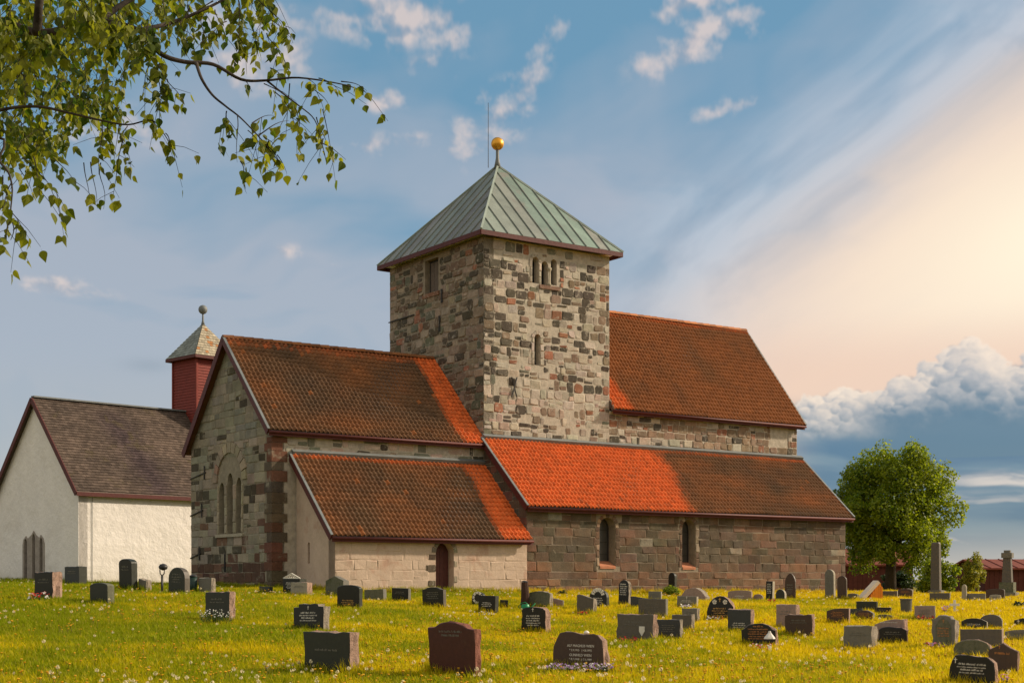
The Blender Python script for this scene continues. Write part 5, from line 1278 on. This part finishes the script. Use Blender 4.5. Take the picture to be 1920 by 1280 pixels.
G_[8] = g(1751, 1787, 1801, 1153, 1223, 'shoulder', 'grey', 'roughgrey', 'tall grey stone with a pointed panel and mixed flowers', 'orange', [(.5, .8), (.5, .6), (.5, .8), (.5, .6)], (0, .80, .09), lz=.68)
g(1806, 1845, 1850, 1158, 1184, 'curl', 'black', 'pale', 'low black stone with arched top and pale rim behind the broad brown one', 'white', L2, lz=.6)
g(1840, 1875, 1879, 1151, 1184, 'round', 'mid', 'grey', 'brown-grey round-topped stone behind the broad brown one')
g(1808, 1870, 1878, 1179, 1226, 'rect', 'mid', 'pink', 'broad plain brown stone with pink right edge')
g(1795, 1850, 1858, 1198, 1240, 'round', 'moss', 'rough', 'weathered round-topped stone directly behind the black one with a cross', None)
g(1786, 1856, 1868, 1227, 1292, 'lobed', 'black', 'rough', 'black stone with white cross and script writing, nearest at the right', 'white', [(.6, 1), (.65, .7), (.5, 1), (.55, .7)], (-.36, .74, .16), lz=.76)
g(1857, 1900, 1909, 1205, 1271, 'gable', 'brown', 'rough', 'dark brown pointed stone with copper name at the lower right', 'orange', [(.55, 1.1)], (-.12, .84, .1), lz=.74)
g(1888, 1930, 1938, 1179, 1206, 'halfslant', 'grey', 'pale', 'grey stone cut by the right edge of the picture', 'dim', L2)
g(1904, 1930, 1936, 1158, 1178, 'gable', 'black', 'dark', 'small black stone with a white cross at the right edge', 'white', None, (-.25, .45, .4))
g(1804, 1811, 1814, 1095, 1131, 'tallround', 'pale', 'pale', 'slim pale upright stone beside the yellow-green shrub')
g(1746, 1777, 1781, 1111, 1131, 'rect', 'mid', 'grey', 'wide brown-grey stone below the square pillar', None)
g(1815, 1844, 1847, 1112, 1131, 'rect', 'grey', 'grey', 'wide grey stone below the yellow-green shrub', None)
g(1857, 1874, 1877, 1114, 1131, 'seg', 'pale', 'pale', 'small whitish stone left of the cross pillar', 'dim', L2)
g(1852, 1880, 1884, 1103, 1127, 'seg', 'brown', 'mid', 'brown rounded stone half behind the small whitish one', None)

# carved names on the boulder-like stone
o = G_[4]; w, h, t = o['wh']
for txt, z, s in (('ALF MAGNUS WIEN', .62, .082), ('* 2.9.1915   \u2020 4.8.1992', .515, .066), ('GUNHILD WIEN', .385, .082), ('* 8.7.1918   \u2020 7.1.1989', .285, .066)):
    me = text_mesh(txt, s * h * 1.15); c_ = bpy.data.objects.new('inscription', me); me.materials.append(INK['white']); link(c_, o); c_.rotation_euler = (R(90), 0, 0); c_.location = (.06 * w, -.001, z * h)
# white fretwork gable, wreath, shield, carved flowers
def ring_part(o, cx, cz, r0, r1, a0, a1, n, mat, name, gap=.25):
    mb = MB()
    for i in range(n):
        s, e = a0 + (a1 - a0) * i / n, a0 + (a1 - a0) * (i + 1 - gap) / n
        mb.box((0, 0, 0), (1, 1, 1), f=lambda x, y, z, s=s, e=e: (cx + (r0 + (r1 - r0) * z) * math.cos(s + (e - s) * x), -.008 + .009 * y, cz + (r0 + (r1 - r0) * z) * math.sin(s + (e - s) * x)))
    return mb.build(name, mat, o)
w, h, t = G_['ring']['wh']; ring_part(G_['ring'], 0, h * .62, w * .26, w * .42, 0, math.pi * 2, 9, INK['white'], 'wreath')
w, h, t = G_['orn']['wh']; ring_part(G_['orn'], 0, h * .66, w * .22, w * .40, .2, math.pi - .2, 7, INK['white'], 'carved_ornament')
w, h, t = G_['half']['wh']
for sx in (-1, 1): ring_part(G_['half'], sx * w * .2, h * .78, w * .02, w * .09, 0, math.pi * 2, 5, INK['white'], 'carved_flower')
w, h, t = G_[5]['wh']; mb = MB(); q = [(.12, .62), (.27, .62), (.27, .46), (.195, .30), (.12, .46)]; mb.add([(a * w, -.012, b * h) for a, b in q] + [(a * w, .0, b * h) for a, b in q], [(0, 1, 2, 3, 4)] + [(i, (i + 1) % 5, 5 + (i + 1) % 5, 5 + i) for i in range(5)]); mb.build('shield', INK['white'], G_[5])
w, h, t = G_[8]['wh']; mb = MB(); q = [(-.34, .06), (.34, .06), (.34, .72), (.2, .86), (0, .94), (-.2, .86), (-.34, .72)]; mb.add([(a * w, -.010, b * h) for a, b in q] + [(a * w, .0, b * h) for a, b in q], [tuple(range(7))] + [(i, (i + 1) % 7, 7 + (i + 1) % 7, 7 + i) for i in range(7)]); mb.build('pointed_panel', FACE['moss'], G_[8])
for c_ in G_[8].children:
    if c_.name.startswith(('inscription', 'cross')): c_.location.y = -.011
w, h, t = G_['fret']['wh']; mb = MB()
for sx in (-1, 1):
    mb.beam((sx * w * .5, .02, h + .01), (0, .02, h * 1.30), .04, .03); mb.beam((sx * w * .5, .02, h + .01), (0, .02, h + .01), .04, .025)
    for k in range(4):
        x_ = sx * w * (.06 + .1 * k); mb.tube([(x_, .02, h + .01), (x_ + .03, .02, h * 1.0 + h * .27 * (1 - abs(x_) / (w * .5)))], .009, 4); mb.tube([(x_ + .06, .02, h + .01), (x_ - .02, .02, h + h * .25 * (1 - abs(x_) / (w * .5)))], .008, 4)
mb.build('fretwork_gable', INK['white'], G_['fret'])

# ------------------------------------------------------------------ flowers, lamps and other small things
M_STEM = surf('plant green', (.05, .085, .012), .7, .4, 20, 0, transl=(.3, 1.2))
def petalmat(n, c): return surf(n, c, .6, .25, 30, 0, transl=(.25, 1.2))
PET = {'red': petalmat('red petals', (.50, .018, .012)), 'white': petalmat('white petals', (.75, .72, .66)), 'purple': petalmat('lilac petals', (.42, .25, .50)), 'pink': petalmat('pink petals', (.62, .22, .30)), 'darkred': petalmat('dark red petals', (.20, .012, .02)), 'orange': petalmat('orange petals', (.70, .22, .03))}
def flowers(px, py, wpx, hpx, cols, label, n=40, seed=1, D=None, size=.022):
    r = random.Random(seed); p = on_ground(px, py) if D is None else Vector(((px - 960) / FPX * D, D, gz((px - 960) / FPX * D, D)))
    k = p.y / FPX; w = wpx * k; h = hpx * k; o = empty('flower_clump', p); tag(o, label, 'flowers', 'flowers planted at graves')
    mb = MB(); heads = {}
    for i in range(n):
        x, y, z = r.uniform(-.5, .5) * w, r.uniform(-.35, .35) * min(w, .4), h * 1.35 * r.uniform(.5, 1)
        mb.tube([(x * .8, y * .8, -.05), (x, y, z)], .003, 3)
        for q in range(3):
            a = r.uniform(0, 6.28); L_ = r.uniform(.04, .08); d = Vector((math.cos(a), math.sin(a), r.uniform(.1, .9))).normalized(); b = Vector((x * .9, y * .9, z * r.uniform(.1, .7))); s = d.cross(Vector((0, 0, 1))).normalized() * L_ * .22
            mb.add([b, b + d * L_ * .5 + s, b + d * L_, b + d * L_ * .5 - s], [(0, 1, 2, 3)])
        c_ = r.choice(cols); hm = heads.setdefault(c_, MB())
        tl = Vector((r.uniform(-.5, .5), r.uniform(-.9, .1), r.uniform(.3, 1))).normalized(); u_ = tl.cross(Vector((1, 0, 0))).normalized(); v_ = tl.cross(u_)
        for q in range(5):
            a = q * 1.2566 + r.random() * .3; e = u_ * math.cos(a) + v_ * math.sin(a); f = u_ * math.cos(a + .63) + v_ * math.sin(a + .63); e2 = u_ * math.cos(a - .63) + v_ * math.sin(a - .63); c0 = Vector((x, y, z)); s = size * r.uniform(.8, 1.3)
            hm.add([c0, c0 + f * s * .6 + tl * s * .25, c0 + e * s * 1.15 + tl * s * .3, c0 + e2 * s * .6 + tl * s * .25], [(0, 1, 2, 3)])
    mb.build('stems_and_leaves', M_STEM, o)
    for c_, hm in heads.items(): hm.build('blossoms', PET[c_], o)
flowers(72, 1132, 36, 16, ['red', 'red', 'white'], 'red and white flowers before the square black stone at far left', 34, 1, size=.035)
flowers(405, 1172, 62, 22, ['white'], 'small white flowers round the dark granite stone on the left lawn', 60, 2, size=.016)
flowers(1085, 1266, 130, 17, ['purple', 'purple', 'white'], 'band of lilac flowers before the boulder-like stone', 190, 3, size=.017)
flowers(1178, 1213, 34, 14, ['red', 'darkred'], 'red flowers at the stone with the pale shield', 34, 4, size=.022)
flowers(1425, 1226, 44, 14, ['red', 'pink', 'white'], 'red and pink flowers at the gilt-lettered black stone', 40, 5, size=.02)
flowers(1092, 1156, 26, 8, ['red', 'orange'], 'orange-red flowers at the sloping brown stone', 22, 6, size=.025)
flowers(1735, 1169, 30, 12, ['darkred', 'red'], 'dark red flowers at the speckled square stone', 26, 7, size=.03)
flowers(1752, 1225, 40, 15, ['red', 'pink', 'purple'], 'mixed red and purple flowers at the tall grey stone with pointed panel', 40, 8, size=.024)
flowers(1445, 1134, 14, 9, ['red'], 'bright red flowers at the tall thin black stone', 14, 9, size=.035)
flowers(1874, 1294, 30, 22, ['purple', 'pink'], 'purple flowers at the black stone with the white cross', 30, 10, size=.02)
flowers(905, 1158, 40, 9, ['white'], 'small white flowers before the black stone with three pale lines', 20, 11, size=.02)
flowers(1286, 1146, 20, 10, ['purple', 'white'], 'lilac and white flowers left of the large rough pinkish stone', 18, 12, size=.03)
flowers(1345, 1168, 40, 10, ['orange', 'white'], 'orange and white flowers before the black half-round stone', 24, 13, size=.025)
flowers(1772, 1152, 14, 12, ['pink', 'purple'], 'pink flowers behind the tall grey stone beside the white cross', 14, 14, size=.03)
flowers(1060, 1262, 40, 9, ['white', 'orange'], 'pale flowers at the left foot of the boulder-like stone', 24, 15, size=.015)
M_CHAR = surf('charred iron', (.02, .019, .018), .5, .2, 10, .1, 40, .4)
# black lamp post by the white church
p = on_ground(304, 1114); k = p.y / FPX; hgt = 58 * k
o = empty('lamp_post', p); tag(o, 'black iron post with forked neck and round lamp head by the white wall', 'lamp post')
mb = MB(); mb.tube([(0, 0, -.1), (0, 0, hgt * .62)], .035, 8)
for sx in (-1, 1): mb.tube([(0, 0, hgt * .60), (sx * .06, 0, hgt * .68), (sx * .07, 0, hgt * .80)], .018, 6)
mb.build('post', M_CHAR, o, True)
mb = MB(); mb.lathe([(.02, hgt * .78), (.12, hgt * .82), (.14, hgt * .90), (.10, hgt * .97), (.02, hgt)], 14, (.03, 0, 0)); mb.build('lamp_head', M_CHAR, o, True)
# dark green litter bin by the chancel
p = on_ground(362, 1113); k = p.y / FPX
o = empty('litter_bin', p); tag(o, 'small dark green bin at the left foot of the chancel gable', 'bin')
mb = MB(); mb.lathe([(.12, -.05), (.135, 36 * k * .9)], 14); mb.build('drum', surf('dark green enamel', (.010, .030, .022), .4, .2, 5, 0), o, True); mb = MB(); mb.lathe([(.145, 36 * k * .9), (.145, 36 * k * .95), (.05, 36 * k)], 14); mb.build('lid', M_CHAR, o, True)
# weathered post with a green can
p = on_ground(984, 1141); k = p.y / FPX
o = empty('wooden_post', p); tag(o, 'dark weathered wooden post standing before the sacristy corner', 'post')
mb = MB(); mb.tube([(0, 0, -.1), (.01, 0, 25 * k), (-.01, 0, 50 * k)], [.14, .13, .10], 9); mb.build('shaft', surf('dark weathered wood', (.05, .026, .018), .9, .5, 6, .5, 20, .2), o); mb = MB(); mb.lathe([(.115, 50 * k), (.09, 51.5 * k), (.02, 53 * k)], 9, (-.01, 0, 0)); mb.build('cap', M_CHAR, o)
p = on_ground(985, 1146); k = p.y / FPX; M_CAN = surf('green plastic', (.01, .22, .08), .35, .15, 5, 0)
o = empty('watering_can', p); tag(o, 'bright green watering can at the foot of the wooden post', 'watering can')
mb = MB(); mb.lathe([(.12, 0), (.13, .12), (.11, .2), (.10, .21)], 14); mb.build('body', M_CAN, o, True); mb = MB(); mb.tube([(.1, 0, .05), (.2, 0, .14), (.29, 0, .24)], [.025, .018, .014], 7); mb.build('spout', M_CAN, o, True); mb = MB(); mb.tube([(-.11, 0, .05), (-.2, 0, .13), (-.13, 0, .24), (.0, 0, .27), (.08, 0, .2)], .012, 6); mb.build('handle', M_CAN, o, True)
# grave lantern and candle
p = on_ground(1443, 1229); k = p.y / FPX; M_LAN = surf('white enamel', (.62, .58, .52), .4, .15, 10, 0)
o = empty('grave_lantern', p); tag(o, 'small white lantern with pointed roof in front of the gilt-lettered black stone', 'lantern')
hh = 46 * k; mb = MB()
for a in range(6): mb.beam((.075 * math.cos(a * 1.047), .075 * math.sin(a * 1.047), 0), (.075 * math.cos(a * 1.047), .075 * math.sin(a * 1.047), hh * .7), .026, .026)
mb.build('cage', M_LAN, o); mb = MB(); mb.lathe([(.085, -.02), (.085, .03)], 6); mb.build('foot', M_LAN, o); mb = MB(); mb.lathe([(.11, hh * .68), (.10, hh * .74), (.03, hh * .92), (.02, hh)], 6); mb.build('lantern_roof', M_LAN, o); mb = MB(); mb.lathe([(.03, .02), (.03, hh * .4)], 8); mb.build('candle', PET['white'], o)
# white stone on top of the boulder-like gravestone
w, h, t = G_[4]['wh']; mb = MB(); R_ = .034
for i, (dx, dz, rr_) in enumerate(((0, .018, 1.0),)):
    mb.lathe([(R_ * rr_ * math.sin(math.pi * q / 8) * (1.0 if q < 5 else .8) + .001, dz - R_ * .8 * math.cos(math.pi * q / 8)) for q in range(9)], 10)
o = mb.build('pebble', surf('white quartz pebble', (.72, .66, .58), .7, .2, 20, .2, 40, .2), None, True); M_ = G_[4].matrix_basis.copy(); o.location = M_ @ Vector((.12 * w, t * .4, h * .965)); o.scale = (1.3, 1, 1); tag(o, 'round white pebble lying on top of the boulder-like gravestone', 'pebble')
# white wooden cross
p = on_ground(1790, 1150); k = p.y / FPX; o = empty('white_cross', p, -R(20)); tag(o, 'small plain white wooden cross standing alone in the right-hand grass', 'cross')
MB().box((-.035, -.02, -.1), (.035, .02, 26 * k)).build('upright', M_LAN, o); MB().box((-9 * k, -.045, 15 * k), (9 * k, -.021, 19 * k)).build('crosspiece', M_LAN, o)
# stone pillar among the shrubs and tall pillar with a wide head
p = Vector(((1755 - 960) / FPX * 67, 67, 0)); p.z = gz(p.x, p.y); k = 67 / FPX; o = empty('stone_pillar', p, -R(30)); tag(o, 'tall square weathered stone pillar rising out of the green shrub', 'pillar')
zt_ = at(1755, 1016, 67).z - p.z; w_ = 8.0 * k
mb = MB(); mb.add([(s * w_ * 1.08, q * w_ * 1.08, -.2) for s, q in ((-1, -1), (1, -1), (1, 1), (-1, 1))] + [(s * w_ * .9, q * w_ * .9, zt_ - .08) for s, q in ((-1, -1), (1, -1), (1, 1), (-1, 1))] + [(s * w_ * .7, q * w_ * .7, zt_) for s, q in ((-1, -1), (1, -1), (1, 1), (-1, 1))], [(0, 1, 5, 4), (1, 2, 6, 5), (2, 3, 7, 6), (3, 0, 4, 7), (4, 5, 9, 8), (5, 6, 10, 9), (6, 7, 11, 10), (7, 4, 8, 11), (8, 9, 10, 11)]); mb.build('shaft', FACE['mid'], o); MB().box((-w_ * 1.5, -w_ * 1.5, -.2), (w_ * 1.5, w_ * 1.5, .25)).build('plinth', FACE['grey'], o)
p = Vector(((1889 - 960) / FPX * 62, 62, 0)); p.z = gz(p.x, p.y); k = 62 / FPX; o = empty('cross_pillar', p, -R(30)); tag(o, 'tall grey memorial pillar with stepped foot and wide head at the right', 'pillar')
zt_ = at(1889, 1032, 62).z - p.z; s_ = zt_ / 92.0
MB().box((-.40, -.40, -.2), (.40, .40, s_ * 10)).build('plinth', FACE['grey'], o); MB().box((-.30, -.30, s_ * 10), (.30, .30, s_ * 30)).build('base_block', FACE['moss'], o)
mb = MB(); mb.add([(a * .2, b * .2, s_ * 30) for a, b in ((-1, -1), (1, -1), (1, 1), (-1, 1))] + [(a * .155, b * .155, s_ * 78) for a, b in ((-1, -1), (1, -1), (1, 1), (-1, 1))], [(0, 1, 5, 4), (1, 2, 6, 5), (2, 3, 7, 6), (3, 0, 4, 7)]); mb.build('shaft', FACE['mid'], o); MB().box((-.22, -.22, s_ * 78), (.22, .22, s_ * 88)).build('capital', FACE['grey'], o); MB().box((-.13, -.13, s_ * 88), (.13, .13, s_ * 93)).build('finial_block', FACE['grey'], o)
# orange ribbed panel on its white stand
p = on_ground(1640, 1126); D_ = p.y; k = D_ / FPX; o = empty('slatted_box', (p.x, D_, p.z), R(12)); tag(o, 'bright orange ribbed wedge-shaped box with white sloping lid beside the big tree', 'box')
M_OR = surf('orange painted boards', (.72, .22, .012), .55, .2, 6, .1, 20, .3); M_CRM = surf('cream painted lid', (.72, .60, .46), .5, .15, 6, 0)
xa, xb, xc, zt_, dp = -16 * k, 8 * k, 15 * k, 35 * k, .30
mb = MB(); q = [(xa, 0), (xc, 0), (xc, zt_ * .72), (xb + 2 * k, zt_), (xb, zt_)]; mb.add([(a, 0, b) for a, b in q] + [(a, dp, b) for a, b in q], [tuple(range(5)), tuple(range(9, 4, -1))] + [(i, (i + 1) % 5, 5 + (i + 1) % 5, 5 + i) for i in range(5)]); mb.build('case', M_OR, o)
for i in range(8):
    x = xa + (xc - xa) * (i + .5) / 8; zz = min(zt_ * (x - xa) / (xb - xa), zt_ if x < xb + 2 * k else zt_ * .72 + (xc - x) / (xc - xb) * zt_ * .28) - .03
    if zz > .08: MB().box((x - .045, -.035, .02), (x + .045, -.003, zz)).build('rib', M_OR, o)
MB().beam((xa - .25, dp / 2, -.02), (xb, dp / 2, zt_ + .02), dp + .1, .12, (-.7, 0, .7)).build('lid', M_CRM, o)
# grey metal bin
p = on_ground(1699, 1154); k = p.y / FPX; o = empty('metal_bin', p); tag(o, 'dark grey tapered metal bin standing in the right-hand grass', 'bin')
M_BIN = surf('grey zinc', (.07, .07, .062), .5, .25, 6, .1, 20, .4); mb = MB(); mb.lathe([(.5 * 18 * k, -.05), (.5 * 22 * k, 30 * k), (.5 * 24 * k, 30.5 * k), (.5 * 24 * k, 32 * k)], 18); mb.build('drum', M_BIN, o); mb = MB(); mb.lathe([(.5 * 21 * k, 31 * k), (.5 * 20 * k, 31.5 * k)], 18); mb.build('lid', M_LEAD, o)
# flat grave slab left of the stone with cut-in corners
p = on_ground(532, 1196); o = MB(); o.box((-.16, -.12, -.05), (.18, .14, .07)); o = o.build('flat_slab', FACE['grey']); o.location = p; o.rotation_euler = (0, 0, -.5); tag(o, 'small flat grey slab in the grass left of the stone with cut-in corners', 'slab')

# ------------------------------------------------------------------ grass and wild flowers
def grassmat(name, tr=.45):
    m = bpy.data.materials.new(name); m.use_nodes = True; t = m.node_tree; b = t.nodes['Principled BSDF']; out = t.nodes['Material Output']
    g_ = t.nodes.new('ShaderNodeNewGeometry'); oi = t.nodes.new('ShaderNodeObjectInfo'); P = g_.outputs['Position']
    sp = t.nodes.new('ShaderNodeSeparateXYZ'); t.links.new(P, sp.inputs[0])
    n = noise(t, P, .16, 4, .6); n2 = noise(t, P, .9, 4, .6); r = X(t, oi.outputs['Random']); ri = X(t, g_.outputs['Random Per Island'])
    xg = X(t, sp.outputs[0]) * .05  # darker green to the left: dimmer light there put into the grass colour
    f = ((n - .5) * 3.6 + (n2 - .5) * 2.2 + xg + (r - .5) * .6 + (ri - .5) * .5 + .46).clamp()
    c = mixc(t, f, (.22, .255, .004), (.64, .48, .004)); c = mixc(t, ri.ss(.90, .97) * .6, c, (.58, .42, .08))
    t.links.new(c, b.inputs['Base Color']); b.inputs['Roughness'].default_value = .6; b.inputs['Specular IOR Level'].default_value = .06
    tl = t.nodes.new('ShaderNodeBsdfTranslucent'); t.links.new(scalec(t, c, 1.25), tl.inputs[0]); mx = t.nodes.new('ShaderNodeMixShader'); mx.inputs[0].default_value = tr
    t.links.new(b.outputs[0], mx.inputs[1]); t.links.new(tl.outputs[0], mx.inputs[2]); t.links.new(mx.outputs[0], out.inputs[0]); return m
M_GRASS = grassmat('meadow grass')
def tuft(seed, n=22, hmin=.06, hmax=.15, rad=.13, wd=.006):
    r = random.Random(seed); V, F = [], []
    for i in range(n):
        a, d = r.uniform(0, 6.283), rad * math.sqrt(r.random()); x, y = d * math.cos(a), d * math.sin(a); h = r.uniform(hmin, hmax); b = r.uniform(0, 6.283); ln = h * r.uniform(.1, .75); w = wd * r.uniform(.7, 1.3); c_, s_ = math.cos(b), math.sin(b); k = len(V); fx, fy = -s_ * w, c_ * w
        V += [(x - fx, y - fy, -.02), (x + fx, y + fy, -.02), (x + c_ * ln * .3 - fx * .8, y + s_ * ln * .3 - fy * .8, h * .6), (x + c_ * ln * .3 + fx * .8, y + s_ * ln * .3 + fy * .8, h * .6), (x + c_ * ln, y + s_ * ln, h)]
        F += [(k, k + 1, k + 3, k + 2), (k + 2, k + 3, k + 4)]
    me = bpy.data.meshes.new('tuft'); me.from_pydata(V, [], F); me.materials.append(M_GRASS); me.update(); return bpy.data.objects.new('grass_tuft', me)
M_CLOCK = surf('dandelion down', (.80, .70, .46), .9, .1, 20, 0, transl=(.4, 1.1)); M_YEL = petalmat('yellow petals', (.75, .42, .01)); M_WSTEM = surf('flower stalk', (.16, .13, .02), .8, .3, 20, 0)
def wildflower(kind, h):
    mb = MB(); mb.tube([(0, 0, 0), (.01, 0, h * .6), (.0, .01, h)], .0035, 3, mi=0)
    if kind == 'clock':
        R_ = .024; rr = random.Random(3)
        for i in range(34):
            v = Vector((rr.gauss(0, 1), rr.gauss(0, 1), rr.gauss(0, 1))).normalized(); u_ = v.cross(Vector((.3, .5, .8))).normalized() * R_ * .32; w_ = v.cross(u_).normalized() * R_ * .32; c_ = Vector((0, .01, h)) + v * R_
            mb.add([c_ + u_, c_ + w_, c_ - u_, c_ - w_], [(0, 1, 2, 3)], mi=1)
    else:
        mb.lathe([(.004, h - .004), (.018, h + .008), (.012, h + .013)], 7, mi=1)
    o = mb.build('wildflower', [M_WSTEM, M_CLOCK if kind == 'clock' else M_YEL]); COL.objects.unlink(o); return o
def blocked(Xw, Yw):
    du, dv = (Xw - CX) * UX + (Yw - CY) * UY, (Xw - CX) * VX + (Yw - CY) * VY
    if 0 < du < NL and -AW < dv < TM + 1: return True
    if -CL < du < 0.1 and 0 < dv < CW: return True
    if -SL < du < .1 and SV < dv < 1: return True
    d2u, d2v = (Xw - p2.x) * math.sin(B2) + (Yw - p2.y) * math.cos(B2), -(Xw - p2.x) * math.cos(B2) + (Yw - p2.y) * math.sin(B2)
    return 0 < d2u < LN2 and 0 < d2v < W2
def scatter(name, n, protos, label, cat, s0, s1, D0=15.0, D1=84.0, power=1.0, dens=None, tilt=.12, far_scale=0.0, patchh=None):
    r = np.random.default_rng(len(name) * 7 + n); pts, sc, rot, idx = [], [], [], []
    while len(pts) < n:
        D = D0 + (D1 - D0) * r.random() ** power; Xw = r.uniform(-.43, .43) * D
        if blocked(Xw, D) or (dens and r.random() > dens(Xw, D)): continue
        pts.append((Xw, D, gz(Xw, D))); sc.append(r.uniform(s0, s1) * (patchh(Xw, D) if patchh else 1) * (1 + far_scale * (D - 20) / 50)); rot.append((r.normal() * tilt, r.normal() * tilt, r.uniform(0, 6.283))); idx.append(r.integers(0, len(protos)))
    me = bpy.data.meshes.new(name); me.vertices.add(n); me.vertices.foreach_set('co', np.array(pts, np.float32).ravel())
    a = me.attributes.new('scl', 'FLOAT', 'POINT'); a.data.foreach_set('value', np.array(sc, np.float32)); a = me.attributes.new('rot', 'FLOAT_VECTOR', 'POINT'); a.data.foreach_set('vector', np.array(rot, np.float32).ravel()); a = me.attributes.new('pick', 'INT', 'POINT'); a.data.foreach_set('value', np.array(idx, np.int32)); me.update()
    o = bpy.data.objects.new(name, me); link(o); tag(o, label, cat, kind='stuff')
    ng = bpy.data.node_groups.new(name + ' scatter', 'GeometryNodeTree'); ng.interface.new_socket('Geometry', in_out='INPUT', socket_type='NodeSocketGeometry'); ng.interface.new_socket('Geometry', in_out='OUTPUT', socket_type='NodeSocketGeometry')
    N = ng.nodes.new; gi, go = N('NodeGroupInput'), N('NodeGroupOutput'); ip = N('GeometryNodeInstanceOnPoints'); gti = N('GeometryNodeGeometryToInstance')
    for q in protos:
        oi = N('GeometryNodeObjectInfo'); oi.inputs['Object'].default_value = q; oi.inputs['As Instance'].default_value = True; ng.links.new(oi.outputs['Geometry'], gti.inputs[0])
    def attr(nm, dt):
        q = N('GeometryNodeInputNamedAttribute'); q.data_type = dt; q.inputs['Name'].default_value = nm; return q.outputs['Attribute']
    ng.links.new(gi.outputs[0], ip.inputs['Points']); ng.links.new(gti.outputs[0], ip.inputs['Instance']); ip.inputs['Pick Instance'].default_value = True
    ng.links.new(attr('pick', 'INT'), ip.inputs['Instance Index']); e2r = N('FunctionNodeEulerToRotation'); ng.links.new(attr('rot', 'FLOAT_VECTOR'), e2r.inputs[0]); ng.links.new(e2r.outputs[0], ip.inputs['Rotation']); ng.links.new(attr('scl', 'FLOAT'), ip.inputs['Scale']); ng.links.new(ip.outputs[0], go.inputs[0])
    md = o.modifiers.new('scatter', 'NODES'); md.node_group = ng
    return o
fh = vnoise(123)
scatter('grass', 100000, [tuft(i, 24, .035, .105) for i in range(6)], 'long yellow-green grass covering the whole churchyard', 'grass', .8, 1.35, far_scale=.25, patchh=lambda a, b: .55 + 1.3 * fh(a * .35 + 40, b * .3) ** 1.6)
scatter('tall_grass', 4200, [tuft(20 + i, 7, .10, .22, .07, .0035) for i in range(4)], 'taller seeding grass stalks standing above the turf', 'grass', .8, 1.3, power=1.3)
fn = vnoise(99)
patchy = lambda Xw, D: max(.06, (fn(Xw * .22 + 20, D * .16) - .33) * 2.6)
scatter('dandelion_clocks', 1900, [wildflower('clock', .11), wildflower('clock', .17)], 'white dandelion clocks dotted all over the grass', 'dandelions', .7, 1.25, power=1.1, dens=patchy)
scatter('yellow_flowers', 6500, [wildflower('yellow', .085), wildflower('yellow', .13)], 'small yellow flowers scattered through the grass', 'flowers', .8, 1.4, power=.95, dens=lambda a, b: patchy(a + 31, b + 9) * (.35 + .65 * smooth(-12, 4, a)))

def wall_foot(n):
    """longer grass left standing along the foot of the walls"""
    r = random.Random(5); out = []
    segs = [((0, -AW), (NL, -AW)), ((-SL, SV), (0, SV)), ((-SL, SV), (-SL, 0)), ((-CL, 0), (-CL, CW)), ((-CL, 0), (-SL, 0))]
    for k in range(n):
        (a, b), (c, d) = r.choices(segs, [18, 9, 3, 8, 1])[0]; t = r.random(); u = a + (c - a) * t; v = b + (d - b) * t; o = .06 + .4 * r.random() ** 2
        if a == c: u -= o
        else: v -= o
        x, y = CX + u * UX + v * VX, CY + u * UY + v * VY; out.append((x, y, gz(x, y)))
    for k in range(n // 3):
        t = r.random() * 9; o = .06 + .3 * r.random(); ux, uy = math.sin(B2), math.cos(B2)
        if r.random() < .5: x, y = p2.x + t * ux + o * uy, p2.y + t * uy - o * ux
        else: x, y = p2.x - t * uy - o * ux, p2.y + t * ux - o * uy
        out.append((x, y, gz(x, y)))
    return out
wf = wall_foot(2600)
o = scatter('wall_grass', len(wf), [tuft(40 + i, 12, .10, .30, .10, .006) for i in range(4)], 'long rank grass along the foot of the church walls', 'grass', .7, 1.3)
o.data.vertices.foreach_set('co', np.array(wf, np.float32).ravel()); o.data.update()

# grass left standing round the gravestones by the mower
gr_ = random.Random(8); gp = []
for o in list(COL.objects):
    if o.name.startswith('gravestone') and 'wh' in o:
        w, h, t = o['wh']; n_ = int(14 + 26 * w); c_, s_ = math.cos(o.rotation_euler[2]), math.sin(o.rotation_euler[2])
        for k in range(n_):
            e = gr_.random(); lx, ly = (gr_.uniform(-.55, .55) * w, -gr_.uniform(.02, .09)) if e < .6 else ((w / 2 + gr_.uniform(.02, .08)) * gr_.choice((-1, 1)), gr_.uniform(-.05, t + .1))
            x, y = o.location.x + lx * c_ - ly * s_, o.location.y + lx * s_ + ly * c_; gp.append((x, y, gz(x, y)))
for o in list(COL.objects):
    if 'wh' in o: del o['wh']
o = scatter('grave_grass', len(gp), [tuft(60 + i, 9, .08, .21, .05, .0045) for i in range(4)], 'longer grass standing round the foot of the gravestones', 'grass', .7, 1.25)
o.data.vertices.foreach_set('co', np.array(gp, np.float32).ravel()); o.data.update()
